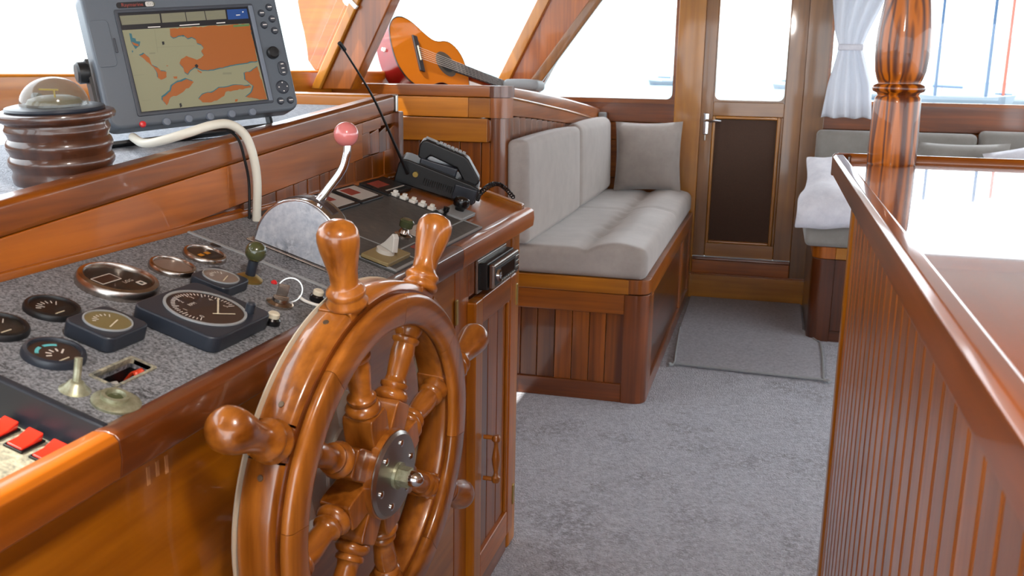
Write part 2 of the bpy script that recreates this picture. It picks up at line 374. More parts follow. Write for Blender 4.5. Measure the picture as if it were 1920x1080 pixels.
# door
d1 = thing('door_1', (-.15, YF, .265), 'narrow varnished wooden door with upper window and dark lower panel', 'door', kind=STR)
def db(name, x0, x1, z0, z1, m='pine_z', y0=YF - .02, t=.045, bevel=.004, parent=None): return obj(name, box(x0, x1, y0, y0 + t, z0, z1), m, parent or d1, bevel)
db('stile', -.450, -.375, .265, 2.11); db('stile', .047, .152, .265, 2.11)
db('rail', -.375, .047, .265, .352, 'honey_x'); db('rail', -.375, .047, 1.145, 1.232, 'pine_x'); db('rail', -.375, .047, 2.02, 2.11, 'pine_x')
o_ = rrect(-.375, .047, 1.232, 2.02, .003); i_ = rrect(-.368, .042, 1.243, 2.01, .035)
obj('window_trim', xf(frame_ring(o_, i_, -.02, .022), XZ(YF)), 'pine_x', d1)
obj('pane', xf(prism(rrect(-.37, .044, 1.24, 2.013, .03), -.012, -.008), XZ(YF)), 'windowpane', d1)
obj('panel', box(-.375, .047, YF, YF + .012, .352, 1.145), 'mesh', d1, label='dark brown woven lower door panel')
for a in ((-.375, -.357, .352, 1.145, 'honey_z'), (.012, .032, .352, 1.145, 'honey_z'), (-.357, .012, 1.128, 1.145, 'honey_x'), (-.357, .012, .352, .369, 'honey_x')):
    db('moulding', *a, y0=YF - .026, t=.03, bevel=.005)
db('filler', .032, .047, .352, 1.145, y0=YF - .02, t=.03)
h_ = db('handle_plate', -.430, -.397, 1.03, 1.162, 'chrome', y0=YF - .03, t=.012, bevel=.006)
obj('lever', tube([(-.414, YF - .03, 1.118), (-.414, YF - .075, 1.118), (-.40, YF - .08, 1.118), (-.32, YF - .078, 1.113)], .008, 8, 5), 'chrome', h_, smooth=True)
obj('key', box(-.418, -.410, YF - .045, YF - .03, .995, 1.03), 'steel', h_, .002)
# step below the door
st = thing('trim_1', (-.15, 6.14, 0), 'light wooden step board below the cabin door', 'step', kind=STR)
obj('riser', box(-.50, .30, 6.14, 6.165, 0, .152), 'honey_x', st, .003); obj('tread', box(-.50, .30, 6.15, 6.2, .152, .16), 'mahogany_x', st, .003)
obj('threshold', box(-.449, .151, 6.155, 6.24, .16, .245), 'mahogany_x', st, .004); obj('sill', box(-.449, .151, 6.135, 6.24, .245, .263), 'dark_x', st, .005)

# added fill lamp, out of view above the helm, to brighten the foreground
lp = thing('fill_lamp', (.0, .45, 2.05), 'added round frosted fill lamp, out of view above the helm', 'lamp')
obj('fill_lamp_base', xf(lathe([(0, 0), (.11, 0), (.11, -.015), (.10, -.02), (0, -.02)], 32), Matrix.Translation((.0, .45, 2.12))), 'chrome', lp, smooth=True)
plain('fill_glow', (255, 246, 236), .4, emit=9.)
obj('fill_lamp_dome', xf(lathe([(.095, 0)] + [(.095 * math.cos(t), -.055 * math.sin(t)) for t in (.3, .6, .9, 1.2, 1.45)] + [(0, -.055)], 32), Matrix.Translation((.0, .45, 2.10))), 'fill_glow', lp, smooth=True)
ll = bpy.data.lights.new('fill_light', 'POINT'); ll.energy = 25.; ll.shadow_soft_size = .09; ll.color = (1., .96, .92)
lo = bpy.data.objects.new('fill_light', ll); C.objects.link(lo); lo.parent = lp; lo.location = (0, 0, -.09)

# windscreen: base beam, raked posts, panes
XW = -1.88
ws = thing('wall_front', (XW, 3.5, 1.2), 'raked front windscreen frame of orange varnished wood', 'windscreen', kind=STR)
obj('base_beam', box(-1.98, -1.85, 1.0, 2.62, 1.16, 1.372), 'orange_y', ws, .012); obj('base_beam', box(-1.98, -1.85, 2.624, 6.2, 1.16, 1.385), 'orange_y', ws, .012)
obj('base_beam', box(-1.98, -1.85, -2.3, .996, 1.16, 1.372), 'orange_y', ws, .012)
obj('lower_wall', box(-1.97, -1.87, -2.3, 6.2, 0, 1.16), 'mahogany_y', ws)
def raked(name, y0, y1, xa0, xa1, xb0, xb1, m, z0=1.31, z1=2.03, bevel=.006):
    q_ = .81 / .72; xb0, xb1, z1 = xa0 + (xb0 - xa0) * q_, xa1 + (xb1 - xa1) * q_, 2.12
    return obj(name, xf(prism([(xa0, z0), (xa1, z0), (xb1, z1), (xb0, z1)], -y1, -y0), XZ(0)), m, ws, bevel)
K = .52
def post(y, wid, m='mahogany_z'):
    raked('windscreen_post', y, y + wid, -1.835, -1.672, -1.835 + K * .72, -1.672 + K * .72, m)
    raked('post_bead', y - .02, y, -1.842, -1.80, -1.842 + K * .72, -1.80 + K * .72, 'honey_z')
post(3.70, .09); post(.35, .09); post(-1.3, .09)
# corner post between the windscreen and the side window
raked('corner_post', 6.10, 6.17, -1.70, -1.50, -1.34, -.98, 'mahogany_z'); raked('post_bead', 6.07, 6.11, -1.745, -1.665, -1.378, -1.298, 'honey_z')
raked('post_bead', 6.07, 6.11, -1.535, -1.455, -1.00, -.92, 'pine_z')
wing = [(-1.955, 1.715), (-1.96, 1.66), (-1.95, 1.60), (-1.935, 1.54), (-1.925, 1.48), (-1.92, 1.425), (-1.89, 1.385), (-1.80, 1.385), (-1.70, 1.70), (-1.74, 1.70), (-1.80, 1.71)]
obj('curved_knee', xf(prism(wing, -3.86, -3.82), XZ(0)), 'mahogany_x', ws, .006, label='curved orange wooden knee beside the windscreen post')
wc = obj('window_catch', xf(cat(lathe([(.0, 0), (.028, .002), (.03, .012), (.012, .02), (0., .022)], 16), box(.0, .05, -.008, .008, .012, .028)), basis((-1.665, 3.70, 1.665), (.7, 0, -.7), (.7, 0, .7), (0, -1, 0))), 'white', ws, smooth=True)
for a, b in ((-2.3, .35), (.44, 3.70), (3.79, 6.15)):
    obj('pane', xf(prism([(-1.875, 1.372), (-1.870, 1.372), (-1.488, 2.12), (-1.493, 2.12)], -b, -a), XZ(0)), 'windowpane', ws)
# roof with an unseen opening added for the sun patch on the switch panel, and the walls behind the photographer with their windows
ce = thing('ceiling', (.4, 2, 2.03), 'varnished wooden wheelhouse ceiling with an added opening for the sun patch', 'ceiling', kind=STR)
HX0, HX1, HY0, HY1 = -1.40, -1.12, .03, .552
for a in ((-1.885, HX0, -2.4, 6.3), (HX1, 3.0, -2.4, 6.3), (HX0, HX1, -2.4, HY0), (HX0, HX1, HY1, 6.3)):  # front overhang added past the windscreen to keep sun off the floor
    obj('ceiling_panel', box(a[0], a[1], a[2], a[3], 2.12, 2.16), 'ceilingwood', ce)
wn = thing('wall_near', (.4, -2.3, 0), 'port wall of the wheelhouse with an open doorway', 'wall', kind=STR)
obj('wall_board', box(-2.0, -1.1, -2.36, -2.3, 0, 1.2), 'mahogany_x', wn); obj('wall_board', box(.9, 3.0, -2.36, -2.3, 0, 1.1), 'mahogany_x', wn)
for a in (-1.15, .9, 2.94): obj('wall_post', box(a, a + .06, -2.36, -2.3, 0, 2.12), 'honey_z', wn)
wa = thing('wall_aft', (2.7, 2, 0), 'aft wall of the wheelhouse with a row of windows', 'wall', kind=STR)
obj('wall_board', box(2.94, 3.0, -2.3, 6.2, 0, .7), 'mahogany_y', wa); obj('wall_board', box(2.94, 3.0, -2.3, 6.2, 1.9, 2.12), 'mahogany_y', wa)
for k in range(7): obj('wall_post', box(2.94, 3.0, -2.3 + 1.4 * k, -2.22 + 1.4 * k, .7, 1.9), 'honey_z', wa)
tag(obj('floor', box(-3.4, 3.6, -3.4, 7.2, -.22, -.08), 'deck'), 'pale wooden side deck outside the wheelhouse', 'deck', kind=STR)

# ================================================================== helm console
AL = math.atan(.31); ca, sa = math.cos(AL), math.sin(AL)
PO = Vector((-.655, 0, 1.003))
PM = basis(PO, (0, 1, 0), (-ca, 0, sa), (sa, 0, ca))                # local (y, up the slope, out of the panel)
def pp(y, w_, h=0): return PM @ Vector((y, w_, h))
def pbox(y0, y1, w0, w1, h0, h1): return xf(box(y0, y1, w0, w1, h0, h1), PM)
def pat(g, y, w_, h=0, rot=0): return xf(g, PM @ Matrix.Translation((y, w_, h)) @ Matrix.Rotation(rot, 4, 'Z'))
hc = thing('helm_console', (-.85, 1.5, 0), 'varnished wooden helm console with a sloping dark instrument panel', 'console')
XC = -.684
# carcass: front boards, post, cabinet door
def cb(name, y0, y1, z0, z1, m, x1=XC, t=.02, bevel=.003, parent=None, **k): return obj(name, box(x1 - t, x1, y0, y1, z0, z1), m, parent or hc, bevel, **k)
cb('front_panel', -.3, 2.066, .0, .975, 'orange_y')
cb('stile', 2.070, 2.175, .0, .96, 'mahogany_z'); cb('rail', 2.175, 2.56, .862, .96, 'mahogany_y'); cb('kick_board', 2.175, 2.56, 0, .075, 'dark_y')
cb('back_board', 2.175, 2.56, .075, .862, 'dark_y', x1=XC - .012)
cb('corner_post', 2.562, 2.645, .0, .965, 'orange_z', x1=XC + .006, t=.09, bevel=.014, seg=4)
obj('end_panel', box(-1.0, XC - .02, 2.60, 2.64, 0, .965), 'mahogany_x', hc)
dr = cb('cabinet_door', 2.165, 2.225, .085, .852, 'orange_z', x1=XC + .022, t=.03, bevel=.005)
cb('door_stile', 2.492, 2.548, .085, .852, 'mahogany_z', x1=XC + .022, t=.03, bevel=.005, parent=dr)
cb('door_rail', 2.225, 2.492, .085, .16, 'mahogany_y', x1=XC + .021, t=.028, bevel=.004, parent=dr); cb('door_rail', 2.225, 2.492, .785, .852, 'mahogany_y', x1=XC + .021, t=.028, bevel=.004, parent=dr)
for k in range(3): cb('door_plank', 2.225 + .089 * k, 2.312 + .089 * k, .16, .785, 'plank_z' if k != 1 else 'mahogany_z', x1=XC + .010, t=.018, bevel=.004, parent=dr)
for k in (0, 1): obj('bead', box(XC + .008, XC + .018, 2.228 + .252 * k, 2.240 + .252 * k, .16, .785), 'orange_z', dr, .004)
hp = [(.009, 0), (.012, .006), (.012, .014), (.007, .02), (.006, .03), (.0105, .055), (.0115, .065), (.0105, .075), (.006, .10), (.007, .11), (.012, .116), (.012, .124), (.008, .13), (0, .131)]
obj('pull_handle', xf(lathe([(0, 0)] + hp, 14), Matrix.Translation((XC + .05, 2.262, .352))), 'wheelwood_z', dr, smooth=True, label='small turned wooden pull handle')
for z in (.360, .474): obj('handle_peg', xf(lathe([(.006, 0), (.006, .035)], 8), basis((XC + .016, 2.262, z), (0, 1, 0), (0, 0, 1), (1, 0, 0))), 'wheelwood_x', dr)
for y, z in ((2.548, .76), (2.548, .16), (2.068, .82)): obj('hinge', box(XC + .001, XC + .007 + .018 * (y > 2.2), y - .008, y + .008, z, z + .06), 'brass', hc, .002)
# front trim and sloping panel sections
tr = [(0.0, 0.008), (0.004, .012), (.026, .012), (.034, .006), (.034, -.02), (0, -.056)]
def trim(name, y0, y1, m):
    # section in (x, z) of the front edge
    poly = [(-.690, .953), (-.668, .953), (-.655, .962), (-.652, .985), (-.654, 1.005), (-.660, 1.011), (-.672, 1.014), (-.686, 1.013)]
    return obj(name, xf(prism(poly, -y1, -y0), XZ(0)), m, hc, .0015)
trim('front_trim', -.3, .835, 'mahogany_y'); trim('front_trim', .836, 2.04, 'dark_y'); trim('front_trim', 2.041, 2.70, 'mahogany_y')
obj('end_trim', pbox(2.665, 2.70, .030, .37, -.05, .012), 'orange_x', hc, .005)
obj('wood_shelf', pbox(2.29, 2.665, .030, .365, -.02, -.002), 'mahogany_y', hc, .001, label='worn reddish wood at the far end of the console top')
# main panel with a real rectangular cutout
CY0, CY1, CW0, CW1 = .935, 1.010, .081, .113
for a in ((.856, CY0, .030, .362), (CY1, 1.494, .030, .362), (CY0, CY1, .030, CW0), (CY0, CY1, CW1, .362)):
    obj('instrument_panel', pbox(*a, -.012, 0), 'crackle', hc)
obj('cutout_well', xf(cat(box(CY0 - .005, CY0, CW0 - .005, CW1 + .005, -.10, -.012), box(CY1, CY1 + .005, CW0 - .005, CW1 + .005, -.10, -.012), box(CY0, CY1, CW0 - .005, CW0, -.10, -.012),
    box(CY0, CY1, CW1, CW1 + .005, -.10, -.012), box(CY0 - .005, CY1 + .005, CW0 - .005, CW1 + .005, -.105, -.10)), PM), 'black', hc)
cr_ = rrect(CY0 - .004, CY1 + .004, CW0 - .004, CW1 + .004, .004); ci_ = rrect(CY0, CY1, CW0, CW1, .004)
obj('cutout_rim', xf(frame_ring(cr_, ci_, -.006, .0015), PM), 'dusty', hc)
for i, (y, w0, w1, m, r) in enumerate(((.995, .109, .09, 'wirered', .003), (1.001, .11, .088, 'wirered', .003), (1.006, .108, .09, 'wirered', .003), (.982, .10, .085, 'wireblue', .0018), (.950, .108, .084, 'wiregrey', .005), (.942, .104, .086, 'wireyellow', .0025), (.953, .086, .083, 'wirered', .004))):
    obj('wire', tube([pp(y + .004, w0, -.03), pp(y + .002, (w0 + w1) / 2, -.012), pp(y - .004, w1, -.010), pp(y - .012, w1 - .002, -.05)], r, 7, 4), m, hc, smooth=True)
obj('panel_section', pbox(1.500, 1.706, .030, .362, -.012, 0), 'crackle', hc); obj('joint_strip', pbox(1.493, 1.501, .030, .362, -.006, .0025), 'greypad', hc, .001)
obj('riser_face', pbox(.845, .857, .028, .362, -.06, .003), 'bluebox', hc, .003)
obj('switch_panel', pbox(-.3, .846, .020, .362, -.052, -.042), 'dusty', hc, label='dusty lower switch panel in sunlight')
obj('rear_moulding', pbox(-.3, 2.665, .362, .378, -.02, .010), 'mahogany_y', hc, .004)
# rocker switches on the lower panel
def rocker(y, w_):
    o = obj('rocker_switch', pat(box(-.0185, .0185, -.0125, .0125, 0, .003), y, w_, -.042), 'blackgloss', hc, .001)
    prof = [(-.016, .002), (.016, .002), (.016, .012), (.0, .006), (-.016, .005)]
    obj('rocker', xf(prism(prof, -.010, .010), PM @ Matrix.Translation((y, w_, -.042)) @ basis((0, 0, 0), (1, 0, 0), (0, 0, 1), (0, -1, 0))), 'red', o, .0015)
for w_ in (.069, .102, .135): rocker(.822, w_)
# dust line and panel C
obj('switch_plate', pbox(1.712, 2.286, .032, .372, -.01, .004), 'plate', hc, .002, label='grey plastic switch plate with small instruments')
obj('plate_border', xf(frame_ring(rrect(1.712, 2.286, .032, .372, .003), rrect(1.718, 2.280, .038, .366, .003), .003, .006), PM), 'greypad', hc)
for y0, y1, red in ((1.80, 1.93, 1), (1.944, 2.066, 1), (2.078, 2.206, 1), (2.24, 2.40, 0)):
    f = obj('indicator_panel', pbox(y0, y1, .274, .362, .0, .010), 'black', hc, .002)
    obj('window', pbox(y0 + .013, y1 - .013, .284, .350, .0095, .0108), 'whitelabel' if red else 'dialblack', f)
    obj('red_flag', pbox(y0 + .018, y0 + .018 + .6 * (y1 - y0 - .04), .312, .344, .0105, .0116), 'redlabel', f)
    if not red: obj('edge_line', pbox(y0 + .02, y1 - .02, .289, .293, .0105, .0116), 'whitelabel', f)
k0 = None
for i in range(5):
    g = cat(pbox(2.258, 2.280, .159 + .0255 * i, .176 + .0255 * i, .004, .012), pbox(2.263, 2.275, .1625 + .0255 * i, .1725 + .0255 * i, .012, .019))
    if k0 is None: k0 = obj('piano_key_switch', g, 'white', hc, .0015); kb = k0
    else: again(kb, 'piano_key_switch', hc, (Vector(pp(0, .0255 * i)) - Vector(pp(0, 0))))
obj('key_track', pbox(2.250, 2.288, .152, .284, .003, .005), 'dialblack', hc)
pd = obj('switch_pad', pbox(2.275, 2.385, .084, .150, .0, .010), 'greypad', hc, .002)
obj('black_knob', pat(lathe([(.012, 0), (.013, .006), (.020, .012), (.022, .022), (.018, .032), (.006, .036), (0, .036)], 18), 2.345, .118, .010), 'blackgloss', pd, smooth=True)
obj('black_knob', pat(lathe([(.004, 0), (.004, .008), (.008, .012), (.008, .022), (0, .024)], 12), 2.262, .128, .004), 'blackgloss', hc, smooth=True)
sp = obj('rotary_switch', pbox(1.712, 1.832, .052, .112, .002, .013), 'yellowpad', hc, .002)
obj('dial_disc', pat(lathe([(.019, 0), (.019, .008), (0, .008)], 22), 1.770, .085, .013), 'translucent', sp, smooth=True)
obj('lever_knob', xf(prism([(-.024, 0), (.020, 0), (.012, .030), (.004, .036), (-.012, .012)], -.007, .007), PM @ Matrix.Translation((1.774, .080, .021)) @ Matrix.Rotation(-.5, 4, 'Z') @ basis((0, 0, 0), (0, -1, 0), (0, 0, 1), (-1, 0, 0))), 'translucent', sp, .002)
ob = obj('olive_knob', pat(lathe([(.020, 0), (.020, .004), (.013, .008), (.011, .014), (.008, .018), (0, .018)], 18), 1.955, .118, .004), 'oldchrome', hc, smooth=True)
obj('cap', pat(lathe([(.008, 0), (.015, .004), (.016, .018), (.012, .022), (0, .022)], 14), 1.955, .118, .022), 'oliveglass', ob, smooth=True)
obj('data_label', pbox(1.99, 2.10, .096, .135, .004, .0055), 'whitelabel', hc); obj('data_label_mark', pbox(2.03, 2.06, .104, .118, .0055, .0062), 'pinktag', hc)
obj('data_label', pbox(1.90, 2.02, .050, .078, .004, .0055), 'redlabel', hc)
for k in (0, 1): obj('data_label_mark', pbox(1.93 + .035 * k, 1.936 + .035 * k, .054, .074, .0055, .0062), 'print', hc)
obj('plate_line', pbox(1.835, 1.838, .036, .366, .004, .0055), 'greypad', hc); obj('plate_line', pbox(1.838, 2.28, .082, .085, .004, .0055), 'greypad', hc)

# ---------------------------------------------------------------- gauges
def ticks(r0, r1, a0, a1, n, wid, h):
    gs = []
    for i in range(n):
        a = math.radians(a0 + (a1 - a0) * i / (n - 1)); k = 1.7 if i % 5 == 0 else 1.
        gs.append(xf(box(r1 - (r1 - r0) * k, r1, -wid / 2, wid / 2, h, h + .0004), Matrix.Rotation(a, 4, 'Z')))
    return cat(*gs)
def round_gauge(y, w_, r, bez, dial, h=.014, kind=0):
    o = obj('gauge', pat(lathe([(r * .95, -.012), (r * .95, h * .2)], 40), y, w_), 'black', hc, smooth=True)
    h *= .72
    bp = [(r * .80, h * .3), (r * .80, h * .7), (r * .84, h), (r * .95, h * .9), (r, h * .5), (r, 0), (r * .8, 0)]
    obj('bezel', pat(arc(bp, 0, 2 * math.pi, 44), y, w_), bez, o, smooth=True, sharp=50)
    obj('dial', pat(lathe([(0, h * .5), (r * .82, h * .5)], 40, False), y, w_), dial, o)
    z = h * .5 + .0003
    if kind == 1:      # digital face
        obj('readout_frame', pat(frame_ring(rrect(-.030, .012, -.004, .018, .001), rrect(-.0285, .0105, -.0025, .0165, .001), z, z + .0005), y - .001, w_ + .006), 'print', o)
        obj('readout', pat(box(-.0285, .0105, -.0025, .0165, z, z + .0004), y - .001, w_ + .006), 'dialbrown', o)
        obj('lettering', pat(text_geo('LOG', .010), y + .012, w_ - .008, z + .0002), 'print', o)
        obj('emblem', pat(frame_ring(rrect(-.006, .006, -.006, .006, .001), rrect(-.0035, .0035, -.0035, .0035, .001), z, z + .0004), y + .024, w_ - .022, 0), 'print', o)
    elif kind == 2:    # black dial with marks
        obj('marks', pat(ticks(r * .5, r * .68, 40, 140, 7, .0012, z), y, w_ - r * .15), 'print', o, stuff=True)
        obj('needle', pat(box(-.012, .004, -.0008, .0008, z, z + .0006), y, w_ - r * .42), 'label_ivory', o)
    elif kind == 3:    # cyan arcs
        for a0, a1 in ((98, 140), (42, 84)):
            obj('coloured_arc', pat(arc([(r * .56, z), (r * .68, z), (r * .68, z + .0005), (r * .56, z + .0005)], math.radians(a0), math.radians(a1), 10), y, w_ - r * .12), 'cyanprint', o)
        obj('marks', pat(cat(ticks(r * .28, r * .46, 30, 150, 5, .0022, z)), y, w_ - r * .25), 'print', o, stuff=True)
        obj('needle', pat(box(-.013, .003, -.0008, .0008, z, z + .0006), y, w_ - r * .5), 'label_ivory', o)
    elif kind == 4:
        for a in (-.010, .009): obj('coloured_arc', pat(box(a - .006, a + .005, -.001, .007, z, z + .0005), y, w_ - .002), 'orangeprint', o)
    obj('glass', pat(lathe([(0, h * .78), (r * .83, h * .78)], 40, False), y, w_), 'gaugeglass', o)
    return o
round_gauge(1.185, .268, .059, 'oldchrome', 'dialblack', .022, 1)
round_gauge(1.318, .266, .0375, 'oldchrome', 'dialmist', .013)
round_gauge(1.419, .272, .0365, 'oldchrome', 'dialblack', .012, 4)
round_gauge(1.041, .260, .036, 'black', 'dialblack', .012, 2)
round_gauge(.945, .258, .036, 'black', 'dialblack', .012, 2)
round_gauge(.940, .172, .037, 'bluebox', 'dialbrown', .014, 3)
def square_gauge(y, w_, sy, sw, r, h, dial, big=False):
    o = obj('gauge', pat(prism(rrect(-sy / 2, sy / 2, -sw / 2, sw / 2, .012 if not big else .016, 4), 0, h), y, w_), 'bluebox', hc, .003)
    obj('bezel', pat(arc([(r * .93, h - .001), (r, h - .001), (r, h + .002), (r * .93, h + .002)], 0, 2 * math.pi, 44), y, w_), 'greypad', o, smooth=True)
    obj('dial', pat(lathe([(0, h + .0006), (r * .95, h + .0006)], 40, False), y, w_), dial, o); z = h + .0009
    if big:
        obj('scale_marks', pat(ticks(r * .72, r * .82, -25, 205, 36, .0012, z), y, w_), 'print', o, stuff=True)
        for i, s in enumerate('0 1 2 3 4 5'.split()):
            a = math.radians(205 - 46 * i); obj('numeral', pat(text_geo(s, .011), y + r * .58 * math.cos(a), w_ + r * .58 * math.sin(a), z + .0002), 'print', o)
        obj('needle', xf(box(-.004, .052, -.0012, .0012, z + .001, z + .002), PM @ Matrix.Translation((y + .0, w_ - .02, 0)) @ Matrix.Rotation(math.radians(32), 4, 'Z')), 'label_ivory', o)
        obj('needle', xf(box(0, .034, -.001, .001, z + .0005, z + .001), PM @ Matrix.Translation((y - .01, w_ - .018, 0)) @ Matrix.Rotation(math.radians(-35), 4, 'Z')), 'label_ivory', o)
        obj('lettering', pat(text_geo('RPM', .009), y - .006, w_ + .018, z + .0002), 'print', o)
        obj('reset_knob', pat(lathe([(.007, 0), (.007, .014), (.005, .016), (0, .016)], 12), y + .045, w_ - .045, h), 'bluebox', o, smooth=True)
    else:
        obj('needle', pat(box(-.014, .012, -.0009, .0009, z, z + .0006), y, w_ - r * .3, 0, .3), 'label_ivory', o)
        obj('marks', pat(ticks(r * .55, r * .7, 40, 140, 7, .0012, z), y, w_ - r * .1), 'print', o, stuff=True)
    obj('glass', pat(lathe([(0, h + .0038), (r * .95, h + .0028)], 40, False), y, w_), 'gaugeglass', o)
square_gauge(1.180, .121, .155, .135, .0585, .024, 'dialbrown', True)
square_gauge(1.323, .184, .076, .067, .029, .018, 'dialmist')
square_gauge(1.034, .172, .083, .073, .031, .022, 'dialolive')
# small controls on the crackle panel
kl = obj('choke_lever', pat(lathe([(.022, 0), (.022, .003), (.017, .006), (.012, .009), (0, .009)], 24), 1.400, .174), 'brass', hc, smooth=True)
obj('stem', pat(lathe([(.0085, 0), (.0085, .03)], 16), 1.400, .174, .008), 'bluebox', kl, smooth=True); obj('ball_knob', pat(ball(.0175), 1.400, .174, .05), 'olive', kl, smooth=True)
obj('ignition_lock', pat(lathe([(.022, 0), (.022, .004), (.014, .007), (.013, .012), (0, .012)], 24), 1.352, .090), 'oldchrome', hc, smooth=True)
for y, w_ in ((1.272, .059), (1.428, .062)):
    b_ = obj('push_button', pat(lathe([(.0125, 0), (.0125, .008), (.010, .011), (0, .011)], 20), y, w_), 'blackgloss', hc, smooth=True)
    obj('button_cap', pat(lathe([(.009, 0), (.009, .007), (.007, .009), (0, .009)], 18), y, w_, .010), 'label_ivory', b_, smooth=True)
obj('warning_lamp', pat(lathe([(.0055, 0), (.0055, .002), (.003, .005), (0, .006)], 14), 1.427, .142), 'redlight', hc, smooth=True)
obj('plugged_hole', pat(lathe([(.009, 0), (.0105, .001), (.0105, 0)], 18, False), 1.487, .293, .0003), 'steel', hc); obj('plugged_hole_disc', pat(lathe([(0, .0006), (.009, .0006)], 18, False), 1.487, .293), 'black', hc)
tg = obj('toggle_switch', pat(lathe([(.018, 0), (.013, .004), (.009, .010), (.006, .012), (0, .012)], 16), .893, .103), 'brasspitted', hc, smooth=True)
obj('toggle_lever', tube([pp(.893, .103, .01), pp(.898, .108, .024), pp(.900, .111, .036)], .0045, 10, 4), 'brasspitted', tg, smooth=True)
rb = obj('horn_button', pat(lathe([(.028, 0), (.028, .003), (.025, .005), (.018, .0055), (0, .0055)], 28), .903, .055), 'brasspitted', hc, smooth=True)
obj('button_ring', pat(arc([(.010, .005), (.0165, .005), (.016, .010), (.0115, .010)], 0, 2 * math.pi, 26), .904, .058), 'brasspitted', rb, smooth=True)
obj('button_core', pat(lathe([(.010, .005), (.008, .007), (0, .008)], 18), .904, .058), 'oliveglass', rb, smooth=True)
# key in the lock with ring and tag
ky = thing('key_ring', pp(1.352, .09, .012), 'key ring with a white cord hanging from the ignition lock', 'key ring')
obj('key', xf(cat(box(-.002, .002, -.012, .012, 0, .004), prism([(-.0015, -.009), (.0015, -.009), (.0015, .009), (-.0015, .009)], .004, .024)), PM @ Matrix.Translation((1.352, .09, .011)) @ Matrix.Rotation(.6, 4, 'Z')), 'oldchrome', ky, .001)
rc = pp(1.374, .088, .021)
obj('ring', xf(arc([(.0185, -.0008), (.0205, -.0008), (.0205, .0008), (.0185, .0008)], 0, 2 * math.pi, 36), basis(rc, (.93, .36, 0), (0, .15, .99), (.36, -.93, .1))), 'steel', ky, smooth=True)
obj('cord', tube([pp(1.390, .078, .010), pp(1.394, .066, .005), pp(1.402, .045, .004), pp(1.408, .028, .014), pp(1.410, .008, .014), (-.643, 1.41, .97)], .0026, 8, 5), 'white', ky, smooth=True)
# car radio in the console face
cr0 = obj('car_radio', box(XC, XC + .030, 2.232, 2.478, .868, .936), 'black', hc, .003)
obj('mounting_sleeve', box(XC, XC + .008, 2.222, 2.486, .860, .944), 'steel', cr0, .002)
obj('faceplate', box(XC + .030, XC + .046, 2.238, 2.474, .872, .932), 'steel', cr0, .004)
obj('display', box(XC + .046, XC + .0475, 2.295, 2.425, .888, .917), 'blackgloss', cr0); obj('dark_band', box(XC + .0455, XC + .047, 2.244, 2.468, .880, .924), 'black', cr0, .001)
obj('volume_knob', xf(cat(arc([(.009, 0), (.016, 0), (.015, .008), (.010, .008)], 0, 2 * math.pi, 22)), basis((XC + .046, 2.266, .902), (0, 1, 0), (0, 0, 1), (1, 0, 0))), 'chrome', cr0, smooth=True)
r0 = obj('radio_button', box(XC + .046, XC + .049, 2.300, 2.312, .876, .884), 'steel', cr0, .001)
for k in range(1, 7): again(r0, 'radio_button', cr0, (0, .0195 * k, 0))
for k in range(3): obj('radio_button', box(XC + .046, XC + .049, 2.436, 2.466, .886 + .014 * k, .893 + .014 * k), 'steel', cr0, .001)
# scratched number on the front and two small items behind the wheel
for k in range(3): obj('scuff_mark', box(XC, XC + .0006, .917 + .018 * k, .923 + .018 * k, .914 + .004 * (k % 2), .937), 'scuff', hc)

# ================================================================== steering wheel
wt, wy = math.radians(-2.5), math.radians(-6.0); WPH = math.radians(-3.5)
ax = Vector((math.cos(wt) * math.cos(wy), math.cos(wt) * math.sin(wy), math.sin(wt))); e1 = Vector((0, 0, 1)).cross(ax).normalized(); e2 = ax.cross(e1)
WC = Vector((-.56, 1.31, .787)); WM = basis(WC, e1, e2, ax)
sw = thing('steering_wheel', WC - ax * .12, "large varnished wooden ship's wheel with eight turned spokes", 'steering wheel')
A8 = [math.radians(20 + 45 * k) + WPH for k in range(8)]
fel = [(.238, -.040), (.246, -.046), (.290, -.046), (.298, -.040), (.299, .004), (.295, .010), (.242, .010), (.237, .004)]
fac = [(.233, .014), (.237, .011), (.278, .011), (.282, .014), (.2835, .022), (.281, .027), (.276, .029), (.242, .029), (.236, .027), (.232, .022)]
grv = [(.2345, .009), (.2875, .009), (.2875, .0125), (.2345, .0125)]
for k in range(8):
    d = .024 / .27
    obj('felloe', xf(arc(fel, A8[k] + d, A8[k] + math.pi / 4 - d, 14), WM), 'wheelwood_y' if k % 4 in (1, 2) else 'wheelwood_z', sw, smooth=True, sharp=60)
    obj('face_ring_segment', xf(arc(fac, A8[k] + .40, A8[k] + math.pi / 4 + .397, 16), WM), 'wheelwood_z' if k % 4 in (2, 3) else 'wheelwood_y', sw, smooth=True, sharp=60)
obj('groove_ring', xf(arc(grv, 0, 2 * math.pi, 80), WM), 'dark_y', sw, smooth=True)  # dark ring drawn as the grime line in the groove
obj('back_ring', xf(arc([(.245, -.050), (.297, -.050), (.2995, -.046), (.245, -.046)], 0, 2 * math.pi, 80), WM), 'cream', sw, smooth=True, label='cream painted back edge of the wheel rim')
turned = [(.0, .110), (.020, .110), (.026, .114), (.028, .120), (.024, .127), (.019, .130), (.0225, .134), (.0225, .139), (.018, .142), (.0165, .150), (.0185, .176), (.0195, .190), (.0175, .204), (.022, .208), (.0225, .213), (.018, .217), (.021, .222), (.024, .230), (.021, .238), (0., .238)]
handle = [(0., .296), (.024, .296), (.029, .299), (.030, .305), (.0255, .311), (.0265, .314), (.0285, .318), (.0275, .323), (.022, .328), (.0195, .334), (.0205, .350), (.0245, .370), (.0280, .388), (.0295, .400), (.0285, .411), (.0235, .420), (.013, .426), (0., .428)]
